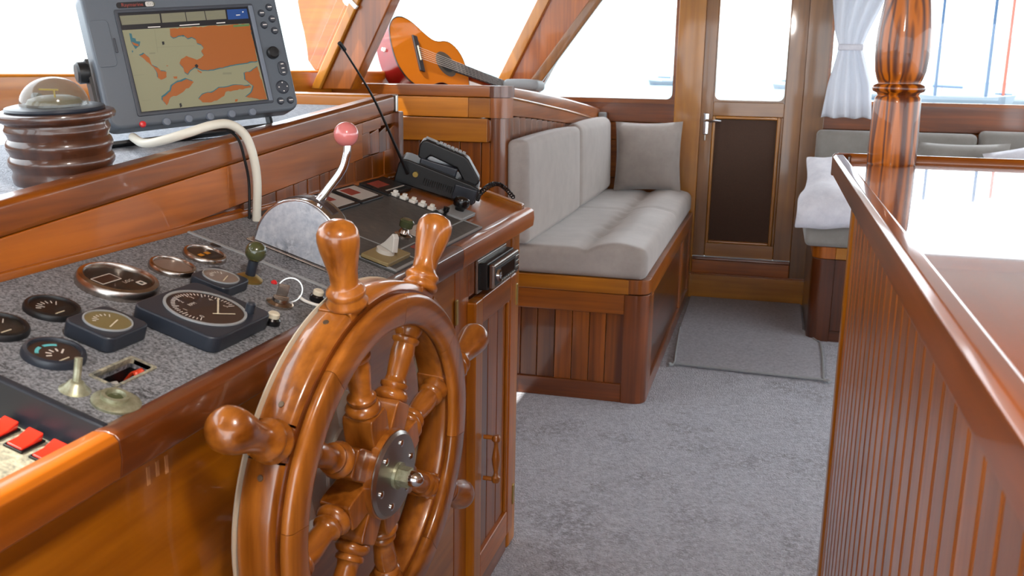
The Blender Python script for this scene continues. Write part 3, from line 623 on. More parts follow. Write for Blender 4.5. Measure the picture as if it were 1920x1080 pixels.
for k, a in enumerate(A8):
    RM = WM @ Matrix.Rotation(a, 4, 'Z') @ basis((0, 0, -.008), (0, 1, 0), (0, 0, 1), (1, 0, 0))
    wedge = prism([(-.0245, .040), (.0245, .040), (.0245, .100), (.021, .112), (-.021, .112), (-.0245, .100)], -.026, .026)
    wedge = xf(wedge, basis((0, 0, 0), (1, 0, 0), (0, 0, 1), (0, -1, 0)))
    inner = xf(box(-.018, .018, -.022, .022, .228, .246), Matrix.Identity(4))
    s_ = obj('spoke', xf(cat(lathe(turned, 20)), RM), 'wheelwood_z' if k % 2 else 'wheelwood_y', sw, smooth=True, sharp=50)
    obj('spoke_root', xf(wedge, RM), 'wheelwood_z', s_, .003)
    obj('spoke_block', xf(box(-.0235, .0235, -.036, .018, .234, .299), RM), 'wheelwood_y', s_, .003)
    obj('handle', xf(lathe(handle, 24), RM), 'wheelwood_z' if abs(math.sin(a)) > .6 else 'wheelwood_y', s_, smooth=True, sharp=60)
pg = None
for k in range(16):
    a = A8[k // 2] + (.16 if k % 2 else .62)
    g = xf(xf(lathe([(.0045, 0), (.004, .0012), (0, .0014)], 10), WM @ Matrix.Rotation(a, 4, 'Z') @ Matrix.Translation((.2985, 0, -.016)) @ Matrix.Rotation(math.pi / 2, 4, 'Y')), Matrix.Identity(4))
    obj('rim_screw', g, 'screw', sw)
obj('hub_core', xf(lathe([(.045, -.045), (.052, -.040), (.052, .014), (.0, .014)], 28), WM), 'wheelwood_y', sw, smooth=True)
hpz = obj('hub_plate', xf(lathe([(0, .014), (.066, .014), (.069, .018), (.069, .030), (.064, .034), (.045, .0345), (.030, .036), (0, .036)], 48), WM), 'steel', sw, smooth=True, label='round polished steel hub plate')
obj('wood_edge', xf(arc([(.0685, .013), (.071, .015), (.071, .027), (.0685, .028)], 0, 2 * math.pi, 48), WM), 'wheelwood_z', hpz, smooth=True)
for k in range(6):
    a = math.radians(15 + 60 * k); obj('screw', xf(xf(lathe([(.006, .033), (.006, .036), (.003, .0375), (0, .0378)], 12), Matrix.Translation((.050 * math.cos(a), .050 * math.sin(a), 0))), WM), 'chrome', hpz, smooth=True)
nt_ = obj('hub_nut', xf(lathe([(.021, .034), (.021, .041), (.0, .041)], 28), WM), 'brasspitted', sw, smooth=True)
obj('hex_nut', xf(lathe([(.0165, .040), (.0165, .058), (.014, .060), (0, .060)], 6), WM), 'brasspitted', nt_); obj('acorn_nut', xf(lathe([(.0125, .058), (.0125, .066), (.010, .074), (.005, .079), (0, .080)], 20), WM), 'chrome', nt_, smooth=True)
obj('shaft', xf(lathe([(.016, -.17), (.016, -.03)], 18), WM), 'steel', sw, smooth=True)
# white steering pump casing on the console behind the wheel
pu = thing('steering_pump', (XC, 1.35, .70), 'white rounded steering pump casing on the console behind the wheel', 'pump')
PUM = basis((XC, 1.345, .775), (0, 1, 0), (0, 0, 1), (1, 0, 0))
obj('casing', xf(lathe([(.112, 0), (.112, .034), (.104, .046), (.085, .052), (0.07, .054), (.07, .060), (0, .060)], 40), PUM), 'white', pu, smooth=True)
obj('cover_lobe', xf(ball(.042, (.02, .075, .036), 20, 12), PUM), 'white', pu, smooth=True); obj('cover_lobe', xf(ball(.040, (-.055, -.07, .034), 20, 12), PUM), 'white', pu, smooth=True)
tgk = thing('key_tag', (-.648, 1.377, .82), 'pink plastic tag hanging on the console behind the wheel', 'tag')
tp = obj('plate', xf(prism(rrect(-.016, .016, -.035, .035, .012, 4), 0, .003), basis((-.650, 1.364, .856), (0, .98, .2), (0, -.2, .98), (1, 0, 0))), 'pinktag', tgk, .001)
obj('lettering', xf(text_geo('0', .03), basis((-.6465, 1.363, .854), (0, .98, .2), (0, -.2, .98), (1, 0, 0))), 'print', tgk)
obj('hanging_loop', xf(tube([(0, .030, .002), (.004, .05, .003), (.012, .075, .002), (.016, .094, .001)], .0015, 6, 4), basis((-.650, 1.364, .856), (0, .98, .2), (0, -.2, .98), (1, 0, 0))), 'white', tgk)

# ================================================================== engine control lever
ec = thing('engine_control', pp(1.60, .19), 'chrome engine throttle control with a pink ball knob on its lever', 'throttle')
DM = PM @ basis((0, 0, 0), (0, 1, 0), (0, 0, 1), (1, 0, 0))          # local (slope, out, y)
prof2 = [(.274, .004), (.101, .004)] + [(.187 + .086 * math.cos(math.radians(a)), .020 + .090 * math.sin(math.radians(a))) for a in range(176, 3, -8)]
prof2 = prof2[::-1]
hs = obj('housing', xf(prism(prof2, 1.580, 1.640), DM), 'chrome', ec, .003, seg=3)
inn = [(.187 + (x - .187) * .93, .006 + (z - .004) * .93) for x, z in prof2]
obj('side_plate', xf(prism(inn, 1.5765, 1.5805), DM), 'pitted', hs, .0008, label='pitted bluish chrome side plate')
obj('base_flange', pbox(1.570, 1.65, .092, .282, 0, .005), 'oldchrome', hs, .002)
slot = [(.187 + .0885 * math.cos(math.radians(a)), .0195 + .0925 * math.sin(math.radians(a))) for a in range(30, 121, 9)]
obj('slot', xf(cat(*[prism([slot[i], (slot[i][0] * 1, slot[i][1] - .004), (slot[i + 1][0], slot[i + 1][1] - .004), slot[i + 1]], 1.600, 1.622) for i in range(len(slot) - 1)]), DM), 'dialbrown', hs)
lv = obj('lever', tube([(-.808, 1.611, 1.085), (-.800, 1.612, 1.150), (-.785, 1.618, 1.175), (-.757, 1.628, 1.215), (-.748, 1.632, 1.245), (-.748, 1.634, 1.27)], .0085, 14, 6, .0075), 'chrome', ec, smooth=True)
obj('lever_collar', xf(box(-.012, .012, -.012, .012, -.006, .006), basis((-.806, 1.611, 1.145), (1, 0, 0), (0, 1, 0), (0, 0, 1))), 'chrome', lv, .003)
obj('ball_knob', xf(ball(.0225, (0, 0, 0), 28, 18), Matrix.Translation((-.750, 1.636, 1.281))), 'pink', ec, smooth=True, label='glossy pink ball knob')

# ================================================================== dashboard behind the console
DS = .0815
def dz(y): return 1.212 + DS * (y - 1.07)
da = thing('dashboard', (-1.4, 1.3, 0), 'wooden dashboard box with a pale blue carpeted top under the windscreen', 'dashboard')
def slab(name, x0, x1, y0, y1, b0, b1, m, bevel=.004, slope=DS, **k):
    """block whose top and bottom follow the rising line of the dashboard; b0, b1 measured from its top line"""
    V = [(x, y, (1.212 + slope * (y - 1.07)) + b) for b in (b0, b1) for y in (y0, y1) for x in (x0, x1)]
    return obj(name, (V, box(0, 1, 0, 1, 0, 1)[1]), m, da, bevel, **k)
slab('carpet_top', -1.85, -1.035, -.3, 2.44, -.045, -.024, 'dashcarpet', 0)
slab('top_trim', -1.040, -.996, -.3, 2.49, -.046, .004, 'mahogany_y', .010, seg=4)
slab('end_trim', -1.85, -1.040, 2.442, 2.49, -.046, .004, 'orange_x', .006)
slab('corner_cap', -1.030, -.992, 2.492, 2.505, -.045, .002, 'steel', .003)
# face board, with the wedge of small planks below it
def facewedge(name, y0, y1, za0, za1, zb0, zb1, x0, x1, m, bevel=.002):
    V = [(x0, y0, za0), (x1, y0, za0), (x0, y1, zb0), (x1, y1, zb0), (x0, y0, za1), (x1, y0, za1), (x0, y1, zb1), (x1, y1, zb1)]
    return obj(name, (V, box(0, 1, 0, 1, 0, 1)[1]), m, da, bevel)
def zt(y): return dz(y) - .046
def zb(y): return max(1.116, 1.116 + (y - 1.42) * .068)
obj('face_board', xf(prism([(-.3, 1.03), (.84, 1.03), (.845, 1.085), (1.38, 1.085), (1.40, 1.112), (1.645, zb(1.645)), (1.645, zt(1.645)), (-.3, zt(-.3))], -.04, 0), YZ(-1.0)), 'mahogany_y', da, .002)
facewedge('face_board', 1.646, 2.28, zb(1.645), zt(1.645), zb(2.28), zt(2.28), -1.04, -1.000, 'mahogany_y')
facewedge('face_board', 2.281, 2.40, 1.235, zt(2.28), 1.245, zt(2.40), -1.04, -1.000, 'plank_y'); facewedge('face_board', 2.401, 2.505, 1.25, zt(2.4), 1.255, zt(2.505), -1.04, -1.0, 'plank_y')
for k, (a, b) in enumerate(((2.281, 2.33), (2.331, 2.39), (2.391, 2.44), (2.441, 2.505))): facewedge('face_tile', a, b, 1.180, 1.234, 1.182, 1.242 + .003 * k, -1.04, -1.002, 'plank_z')
facewedge('backing', -.3, 2.50, 0, 1.15, 0, 1.20, -1.06, -1.012, 'dark_y', 0)
y = 1.70; k = 0
while y < 2.50:
    wd = random.uniform(.022, .06); y1 = min(y + wd, 2.505)
    facewedge('wedge_tile', y, y1 - .001, 1.116, zb(y) - .001, 1.116, zb(y1) - .001, -1.03, -1.001 - .002 * (k % 2), 'plank_z', .001); y = y1; k += 1
facewedge('lower_bead', -.3, 2.505, 1.107, 1.121, 1.107, 1.121, -1.02, -.994, 'mahogany_y', .003)
obj('far_side', box(-1.85, -1.04, 2.44, 2.47, 0, 1.28), 'dark_x', da); obj('end_post', box(-1.045, -.985, 2.495, 2.525, .0, 1.285), 'dark_z', da, .003)
DM_ = basis((0, 0, 0), (1, 0, 0), nrm((0, 1, DS)), nrm((0, -DS, 1)))

# ---------------------------------------------------------------- compass
cp = Vector((-1.118, 1.345, dz(1.345) - .024))
co = thing('compass', cp, 'domed ship compass on a dark turned wooden stand beside the plotter', 'compass')
CM = Matrix.Translation(cp) @ DM_ @ Matrix.Scale(.84, 4)
stand = [(0, 0), (.088, 0), (.091, .004), (.092, .016), (.089, .024), (.090, .029), (.095, .036), (.0965, .042), (.095, .049), (.090, .055), (.0915, .061), (.0955, .068), (.0965, .074), (.094, .082), (.0895, .087), (.091, .094), (.0945, .099), (.095, .104), (.092, .110), (.092, .115), (.099, .119), (.1055, .123), (.1075, .129), (.105, .135), (.098, .137), (.090, .137), (0, .137)]
obj('stand', xf(lathe(stand, 56), CM), 'darkturned_z', co, smooth=True, sharp=50)
obj('flange', xf(lathe([(.0, .137), (.088, .137), (.090, .140), (.088, .144), (.080, .146), (.060, .147), (0, .147)], 48), CM), 'bluebox', co, smooth=True)
dm = [(.062 * math.cos(t), .147 + .052 * math.sin(t)) for t in [math.pi / 2 * i / 12 for i in range(12)]] + [(0, .199)]
obj('dome', xf(lathe(dm, 40, False), CM), 'domeglass', co, smooth=True)
cd = obj('card', xf(lathe([(.0, .165), (.030, .163), (.046, .158), (.050, .150), (.0, .148)], 32), CM), 'dialolive', co, smooth=True)
obj('lubber_pin', xf(tube([(.02, -.02, .150), (.02, -.02, .178)], .0016, 6, 0), CM), 'wireyellow', co); obj('lubber_bar', xf(box(-.012, .030, -.0225, -.020, .176, .179), CM), 'wireyellow', co)
obj('side_knob', xf(lathe([(.010, 0), (.010, .022), (.006, .026), (0, .026)], 14), CM @ basis((-.075, .05, .152), (0, 1, 0), (0, 0, 1), (-.9, .4, 0))), 'bluebox', co, smooth=True)

# ---------------------------------------------------------------- chart plotter
yaw, tl, rl = -.715, .257, .097
nr = Vector((math.cos(tl) * math.cos(yaw), math.cos(tl) * math.sin(yaw), math.sin(tl))); r_ = Vector((0, 0, 1)).cross(nr).normalized(); u_ = nr.cross(r_)
r2 = r_ * math.cos(rl) + u_ * math.sin(rl); u2 = -r_ * math.sin(rl) + u_ * math.cos(rl)
QC = Vector((-1.137, 1.769, 1.411)); QM = basis(QC, r2, u2, nr)
pl = thing('chart_plotter', QC - u2 * .16 - nr * .05, 'grey marine chart plotter showing an orange and beige coastline map', 'chart plotter')
case = rrect(-.192, .196, -.124, .150, .022, 6)
obj('case', xf(prism(case, -.055, .004), QM), 'plotter', pl, .008, seg=4)
scr = obj('screen', xf(box(-.130, .130, -.0975, .0975, .003, .0048), QM), 'chartblack', pl)
obj('screen_bezel', xf(frame_ring(rrect(-.137, .141, -.104, .104, .004), rrect(-.130, .130, -.0975, .0975, .001), .003, .0075), QM), 'plotterdark', pl, .001)
obj('bezel_light_edge', xf(box(.131, .140, -.100, .100, .0065, .0085), QM), 'plotterbtn', pl, .001)
# map: outlines measured in a 4x view of the display, carried onto its plane
SRC = np.array([(240, 104), (1214, 66), (1360, 745), (414, 855)], float); DST = np.array([(-.13, .0975), (.13, .0975), (.13, -.0975), (-.13, -.0975)])
A_, B_ = [], []
for (x, y), (X_, Y_) in zip(SRC, DST):
    A_.append([x, y, 1, 0, 0, 0, -X_ * x, -X_ * y]); B_.append(X_); A_.append([0, 0, 0, x, y, 1, -Y_ * x, -Y_ * y]); B_.append(Y_)
HH = np.linalg.solve(np.array(A_), np.array(B_))
def mp_(x, y):
    d = HH[6] * x + HH[7] * y + 1; X_, Y_ = (HH[0] * x + HH[1] * y + HH[2]) / d, (HH[3] * x + HH[4] * y + HH[5]) / d
    return max(-.1298, min(.1298, X_)), max(-.0973, min(.0973, Y_))
def area(pts, jag=0.):
    q = [mp_(*p) for p in pts]
    if jag:
        rr = random.Random(3); out = []
        for i, p in enumerate(q):
            n_ = q[(i + 1) % len(q)]; L_ = math.hypot(n_[0] - p[0], n_[1] - p[1]); m_ = max(1, int(L_ / .005))
            for k in range(m_):
                t = k / m_; jx = rr.uniform(-jag, jag) if k else 0; jy = rr.uniform(-jag, jag) if k else 0
                out.append((max(-.1298, min(.1298, p[0] + (n_[0] - p[0]) * t + jx)), max(-.0973, min(.0973, p[1] + (n_[1] - p[1]) * t + jy))))
        q = out
    return q
def flat(name, polys, m, h, jag=0.):
    bm = bmesh.new()
    for P in polys:
        q = area(P, jag); vs = [bm.verts.new((x, y, h)) for x, y in q]
        try: f = bm.faces.new(vs)
        except ValueError: continue
    bmesh.ops.triangulate(bm, faces=bm.faces)
    bm.verts.ensure_lookup_table(); bm.verts.index_update()
    g = [tuple(v.co) for v in bm.verts], [tuple(v.index for v in f.verts) for f in bm.faces]; bm.free()
    return obj(name, xf(g, QM), m, scr)
flat('chart_water', [[(272, 232), (1226, 186), (1356, 742), (420, 846)]], 'chartsea', .0051)
land = [
 [(636, 222), (1228, 190), (1284, 460), (1190, 478), (1120, 488), (1010, 512), (960, 526), (880, 530), (820, 508), (790, 530), (770, 560), (745, 545), (735, 510), (708, 480), (720, 450), (760, 425), (800, 440), (840, 455), (870, 440), (890, 420), (870, 390), (890, 365), (870, 340), (840, 330), (830, 300), (800, 285), (770, 295), (740, 270), (700, 275), (660, 290), (640, 275)],
 [(1284, 500), (1352, 742), (1300, 745), (1200, 725), (1240, 690), (1255, 645), (1195, 600), (1190, 550), (1240, 535)],
 [(1225, 640), (1240, 655), (1190, 665), (1050, 690), (1040, 720), (1000, 745), (930, 770), (880, 770), (850, 745), (880, 710), (960, 690), (1000, 660), (1060, 655), (1110, 640), (1190, 645)],
 [(760, 598), (815, 618), (790, 650), (700, 715), (640, 735), (610, 795), (580, 760), (580, 735), (640, 690), (650, 650), (700, 620)],
 [(440, 408), (480, 440), (500, 495), (545, 515), (570, 540), (610, 545), (610, 585), (570, 605), (545, 590), (540, 555), (510, 510), (460, 470), (430, 440), (405, 425)],
 [(345, 320), (400, 340), (395, 355), (360, 345)], [(660, 580), (690, 578), (690, 595), (668, 596)], [(840, 525), (875, 545), (870, 555), (845, 540)], [(1120, 745), (1140, 742), (1135, 760), (1118, 762)], [(610, 495), (625, 500), (612, 505)]]
flat('chart_land', land, 'chartland', .0055, .0012)
def grow(P, dx, dy): return [(x + dx, y + dy) for x, y in P]
flat('chart_coast', [grow(land[3], -9, -9), grow(land[4], -6, -7), grow(land[2], -3, -6), grow(land[1], -7, -2), grow(land[0], 2, 7), [(326, 255), (345, 258), (352, 290), (375, 295), (380, 315), (412, 318), (405, 350), (375, 375), (355, 345), (340, 320), (332, 280)], [(745, 230), (765, 235), (755, 270), (735, 285), (725, 265)], [(870, 315), (898, 318), (900, 340), (876, 345)], [(345, 385), (358, 388), (350, 405)]], 'chartcoast', .0053, .0006)
flat('data_box', [[(252, 124), (558, 110), (568, 178), (272, 194)], [(570, 109), (750, 100), (762, 168), (580, 178)], [(756, 100), (894, 93), (908, 160), (768, 168)], [(900, 93), (1050, 85), (1060, 152), (914, 160)]], 'chartbox', .0053)
flat('status_box', [[(1062, 84), (1208, 78), (1222, 150), (1072, 158)]], 'chartblue', .0053); flat('scale_tag', [[(1108, 198), (1226, 190), (1228, 206), (1110, 214)]], 'chartgreen', .0058)
ink = []
for x0, x1, y in ((262, 300, 134), (310, 400, 130), (420, 540, 126), (290, 440, 168), (510, 550, 164), (590, 640, 118), (660, 740, 118), (596, 750, 158), (780, 830, 112), (790, 880, 152), (920, 970, 124), (1005, 1040, 120)):
    ink.append([(x0, y), (x1, y - (x1 - x0) * .045), (x1, y + 7 - (x1 - x0) * .045), (x0, y + 7)])
flat('data_lettering', ink, 'chartink', .0056)
flat('status_lettering', [[(470, 208), (565, 204), (565, 211), (470, 215)], [(710, 196), (860, 186), (860, 193), (710, 203)], [(985, 180), (1050, 176), (1050, 183), (985, 187)], [(1130, 122), (1160, 120), (1160, 127), (1130, 129)], [(1175, 98), (1185, 97), (1185, 106), (1175, 107)]], 'print', .0056)
flat('chart_contour', [[(360, 572), (440, 566), (440, 568), (360, 574)], [(420, 762), (490, 755), (490, 757), (420, 764)], [(540, 360), (820, 350), (820, 352), (540, 362)], [(520, 230), (523, 230), (545, 400), (542, 400)], [(640, 640), (700, 600), (703, 602), (643, 643)], [(1030, 548), (1095, 546), (1095, 560), (1030, 562)], [(480, 402), (525, 400), (525, 410), (480, 412)]], 'chartink', .0054)
flat('position_mark', [[(820, 498), (835, 485), (850, 500), (838, 518)], [(705, 782), (718, 776), (726, 800), (712, 812)], [(575, 320), (592, 318), (596, 340), (580, 345)]], 'chartblack', .0060)
def qb(name, x, y, r, m, h=.006, parent=pl, sq=1.): return obj(name, xf(xf(lathe([(r, .003), (r, h), (r * .8, h + .003), (0, h + .0035)], 22), Matrix.Translation((x, y, 0))), QM), m, parent, smooth=True)
def loc(px, py): return mp_u(px, py)
def mp_u(x, y):
    d = HH[6] * x + HH[7] * y + 1; return (HH[0] * x + HH[1] * y + HH[2]) / d, (HH[3] * x + HH[4] * y + HH[5]) / d
for x, y in ((610, 918), (776, 893), (936, 873), (1094, 853), (1246, 836)): qb('soft_key', *loc(x, y), .0085, 'plotterbtn')
qb('power_button', *loc(428, 938), .0065, 'redlight')
for x, y in ((1370, 70), (1315, 113), (1392, 155), (1335, 200), (1410, 240), (1450, 752), (1520, 745)):
    b_ = qb('function_key', *loc(x, y), .0075, 'plotterdark'); a, c_ = loc(x, y); obj('key_mark', xf(box(a - .0042, a + .0042, c_ - .001, c_ + .001, .0093, .0098), QM), 'print', b_)
kn = qb('track_knob', *loc(1392, 405), .0125, 'black', .014)
a, c_ = loc(1465, 515); rk_ = obj('range_rocker', xf(prism(rrect(a - .0095, a + .0095, c_ - .015, c_ + .015, .009), .003, .008), QM), 'plotterdark', pl, .0015)
for dy in (-.009, 0, .009): obj('key_mark', xf(box(a - .003, a + .003, c_ + dy - .001, c_ + dy + .001, .0078, .0084), QM), 'print', rk_)
a, c_ = loc(1465, 650); cpad = qb('cursor_pad', a, c_, .0145, 'plotterdark', .005)
for dx, dy in ((0, .009), (0, -.009), (.009, 0), (-.009, 0)): obj('arrow_mark', xf(box(a + dx - .0012, a + dx + .0012, c_ + dy - .0012, c_ + dy + .0012, .0075, .0085), QM), 'print', cpad)
bx0, by0 = loc(228, 44); bx1, by1 = loc(522, 36); by = (by0 + by1) / 2
bd = obj('badge', xf(prism(rrect(bx0, bx1, by - .0058, by + .0058, .0055), .003, .005), QM), 'chartblack', pl)
obj('badge_plate', xf(prism(rrect(bx0 + .055, bx1 - .002, by - .0048, by + .0048, .003), .005, .0056), QM), 'whitelabel', bd)
obj('badge_lettering', xf(text_geo('Raymarine', .0098), QM @ Matrix.Translation((bx0 + .030, by, .0053))), 'redlabel', bd); obj('badge_lettering', xf(text_geo('C120', .007), QM @ Matrix.Translation((bx0 + .066, by, .0060))), 'chartink', bd)
a0, b0 = loc(40, 100); a1, b1 = loc(290, 480)
obj('card_door', xf(prism(rrect(-.188, -.152, -.004, .086, .008), .0035, .006), QM), 'plotter', pl, .001); obj('card_door_latch', xf(box(-.150, -.146, .022, .050, .0035, .0075), QM), 'plotterdark', pl, .001)
obj('bracket', xf(cat(box(-.204, -.198, -.14, .02, -.05, -.018), box(.150, .156, -.14, .02, -.085, -.062), box(-.204, .156, -.146, -.140, -.085, -.03)), QM), 'black', pl)
for s in (-1,): obj('bracket_knob', xf(lathe([(.020, 0), (.021, .004), (.021, .018), (.017, .022), (0, .022)], 22), QM @ basis((.003 + s * .203, -.002, -.034), (0, 1, 0), (0, 0, s), (s, 0, 0))), 'black', pl, smooth=True)
# ---------------------------------------------------------------- cables
tag(obj('white_hose', tube([(-1.2, 1.64, dz(1.64) + .002), (-1.13, 1.575, dz(1.57) + .003), (-1.08, 1.556, 1.263), (-1.03, 1.562, 1.278), (-1.0, 1.594, 1.291), (-.985, 1.633, 1.292), (-.972, 1.663, 1.272), (-.965, 1.679, 1.233), (-.965, 1.691, 1.18), (-.972, 1.695, 1.102)], .0085, 14, 8), 'hose', smooth=True),
    'thick white cable hose curving from the plotter over the dashboard edge', 'hose')
tag(obj('black_cable', tube([(-1.10, 1.66, dz(1.66) + .004), (-1.05, 1.64, 1.279), (-1.02, 1.634, 1.281), (-1.0, 1.648, 1.281), (-.985, 1.663, 1.262), (-.981, 1.676, 1.222), (-.981, 1.688, 1.175), (-.986, 1.692, 1.104)], .0028, 8, 8), 'black', smooth=True),
    'thin black cable hanging beside the white hose', 'cable')
tag(obj('blue_wire', tube([(-1.050, 1.405, dz(1.40) - .022), (-1.048, 1.412, dz(1.41) - .004), (-1.045, 1.422, dz(1.42) - .003), (-1.043, 1.432, dz(1.43) - .018)], .0012, 6, 5), 'wireblue', smooth=True), 'short loop of thin blue wire beside the compass stand', 'wire')

# ---------------------------------------------------------------- radio telephone
# frame: x runs down the slope towards the front, y towards the far end, z out of the panel
PH = PM @ Matrix.Translation((2.408, .331, .0)) @ basis((0, 0, 0), (math.sin(.28), -math.cos(.28), 0), (math.cos(.28), math.sin(.28), 0), (0, 0, 1)) @ Matrix.Scale(1.06, 4)
tp_ = thing('radio_telephone', pp(2.47, .25), 'black radio telephone with handset and whip antenna on the console end', 'telephone')
side = [(0, .004), (.205, .004), (.212, .012), (.212, .050), (.19, .054), (.02, .068), (.006, .066), (0, .052)]
BXZ = basis((0, 0, 0), (1, 0, 0), (0, 0, 1), (0, -1, 0))
obj('base_unit', xf(prism(side, -.105, 0), PH @ BXZ), 'black', tp_, .004, seg=3)
obj('battery_pack', xf(box(.150, .208, -.006, .004, .008, .046), PH), 'bluebox', tp_, .003); obj('front_jack', xf(box(.212, .222, .03, .08, .012, .034), PH), 'black', tp_, .003)
v0 = obj('vent_slot', xf(box(.072, .0745, -.0016, .002, .018, .036), PH), 'blackgloss', tp_)
for k in range(1, 14): again(v0, 'vent_slot', tp_, (PH.to_3x3() @ Vector((.0055 * k, 0, 0))))
hsd = [(.040, .076), (.058, .072), (.070, .088), (.142, .078), (.168, .052), (.200, .048), (.208, .058), (.206, .068), (.165, .108), (.150, .114), (.052, .124), (.040, .120), (.036, .106)]
hst = obj('handset', xf(prism(hsd, -.082, -.030), PH @ BXZ), 'black', tp_, .005, seg=3)
obj('cradle', xf(box(.048, .146, .024, .088, .050, .078), PH), 'bluebox', tp_, .004)
b0_ = obj('handset_key', xf(xf(box(0, .008, .040, .074, 0, .003), Matrix.Rotation(.10, 4, 'Y')), PH @ Matrix.Translation((.082, 0, .122))), 'greypad', hst, .001)
for k in range(1, 7): again(b0_, 'handset_key', hst, (PH.to_3x3() @ Vector((.0105 * k, 0, -.0011 * k))))
obj('handset_window', xf(xf(box(0, .03, .042, .070, 0, .002), Matrix.Rotation(.10, 4, 'Y')), PH @ Matrix.Translation((.046, 0, .1255))), 'greypad', hst, .001)
an = obj('antenna', tube([(-.931, 2.412, 1.128), (-.936, 2.34, 1.205), (-.945, 2.22, 1.330), (-.960, 2.08, 1.446)], .0048, 8, 6, .0022), 'black', tp_, smooth=True)
obj('antenna_tip', tube([(-.957, 2.09, 1.438), (-.961, 2.07, 1.453)], .0048, 8, 0), 'black', an, smooth=True); obj('antenna_socket', xf(lathe([(.007, 0), (.007, .01), (0, .01)], 12), PH @ basis((.048, -.002, .040), (1, 0, 0), (0, 0, -1), (0, -1, 0))), 'brass', an, smooth=True)
cpts = []
for i in range(120):
    t = i / 119; c0 = (PH @ Vector((.216, .055, .024))).lerp(Vector((-.70, 2.645, 1.046)), t); c0.z += .035 * math.sin(t * math.pi)
    cpts.append(c0 + Vector((math.cos(i * 1.1) * .006, math.sin(i * 1.1) * .006, math.cos(i * 1.1 + 1.5) * .006)))
obj('coiled_cord', tube(cpts, .0022, 6, 0), 'black', tp_, smooth=True)

# ================================================================== locker behind the settee
lk = thing('locker', (-1.45, 5.0, 0), 'panelled wooden locker with a curved top edge behind the settee', 'locker')
YL = [3.98, 4.2, 4.44, 4.8, 5.16, 5.5, 5.77, 6.0, 6.19]
ZT = np.interp(YL, [3.98, 4.44, 5.16, 5.77, 6.19], [1.332, 1.306, 1.256, 1.207, 1.168])
ZM = np.interp(YL, [3.98, 4.4, 5.12, 5.91, 6.19], [1.286, 1.254, 1.195, 1.122, 1.096])
ZB = np.interp(YL, [3.98, 4.4, 5.12, 5.91, 6.19], [1.212, 1.186, 1.130, 1.070, 1.05])
def ribbon(name, zb_, zt_, x0, x1, m, bevel=.004, parent=lk, ys=YL):
    V, Fc = [], []
    for y, a, b in zip(ys, zb_, zt_): V += [(x0, y, a), (x1, y, a), (x1, y, b), (x0, y, b)]
    n = len(ys)
    for i in range(n - 1):
        for k in range(4): Fc.append((4 * i + k, 4 * i + (k + 1) % 4, 4 * i + 4 + (k + 1) % 4, 4 * i + 4 + k))
    Fc += [(3, 2, 1, 0), tuple(4 * (n - 1) + k for k in range(4))]
    return obj(name, (V, Fc), m, parent, bevel)
ribbon('side_cap', ZM + .004, ZT, -1.125, -1.080, 'mahogany_y', .008); ribbon('side_board', ZB, ZM, -1.12, -1.087, 'mahogany_y')
ribbon('side_moulding', ZM - .003, ZM + .006, -1.12, -1.077, 'honey_y', .003)
ribbon('shelf', ZT * 0 + .0 + np.array(ZT) - .06, np.array(ZT) - .035, -1.85, -1.115, 'mahogany_y', 0)
YN = 3.90
def quarter(name, z0, z1, r, m, cx=-1.14, cy=3.98):
    poly = [(cx - .001, cy)] + [(cx + r * math.cos(math.radians(a)), cy + r * math.sin(math.radians(a))) for a in range(-90, 1, 10)]
    return obj(name, prism(poly, z0, z1), m, lk, smooth=True, sharp=40)
for z0, z1, m, r in ((1.288, 1.335, 'dark_z', .082), (1.204, 1.286, 'mahogany_z', .078), (.0, 1.202, 'plank_z', .066)): quarter('corner_column', z0, z1, r, m)
obj('near_cap', box(-1.85, -1.141, YN - .002, 3.98, 1.288, 1.335), 'mahogany_x', lk, .004)
obj('near_board', box(-1.85, -1.236, YN + .002, 3.96, 1.204, 1.286), 'orange_x', lk, .003); obj('near_board', box(-1.235, -1.141, YN + .002, 3.96, 1.204, 1.286), 'orange_x', lk, .003)
obj('near_rail', box(-1.85, -1.15, YN - .006, 3.96, 1.104, 1.201), 'orange_x', lk, .003); obj('rail_end', xf(prism([(0, 0), (.012, .006), (.016, .05), (.012, .092), (0, .097)], -.05, 0), basis((-1.15, YN - .005, 1.104), (1, 0, 0), (0, 0, 1), (0, -1, 0))), 'mahogany_z', lk, .003)
xs = [-1.85, -1.77, -1.69, -1.61, -1.535, -1.455, -1.371, -1.275, -1.181, -1.141]
for a, b in zip(xs[:-1], xs[1:]): obj('plank', box(a + .0015, b - .0015, YN + .015, 3.95, 0, 1.104), 'plank_z', lk, .003)
ys = np.arange(3.99, 6.19, .11)
for a in ys:
    zz = float(np.interp(a + .05, YL, ZB)); obj('plank', box(-1.12, -1.094, a + .0015, min(a + .11, 6.195) - .0015, 0, zz - .001), 'plank_z', lk, .003)
# ---------------------------------------------------------------- guitar
ga, gu, gn = Vector((.45, .862, -.234)).normalized(), Vector((-.362, .415, .835)), None
gu = (gu - ga * gu.dot(ga)).normalized(); gn = ga.cross(gu)
GC = Vector((-1.695, 4.737, 1.448)); GS = 1.08e-3
GM = basis(GC - ga * .250 * 1.08, ga, gu, gn) @ Matrix.Scale(GS, 4)
gt = thing('guitar', GC - gu * .19 - gn * .06, 'classical guitar with amber top and dark red sides on the locker', 'guitar')
pr = [(0, 0), (3, 52), (18, 110), (60, 163), (118, 185), (178, 173), (235, 140), (288, 118), (332, 122), (372, 137), (412, 140), (450, 122), (477, 86), (488, 45), (490, 0)]
up = [(p.x, p.y) for p in smooth_path([(x, y, 0) for x, y in pr], 4)]
outl = [(x, -y) for x, y in up] + [(x, y) for x, y in up[::-1]][1:-1]
obj('body', xf(prism(outl, -98, -3), GM), 'guitarside', gt, smooth=True, sharp=50)
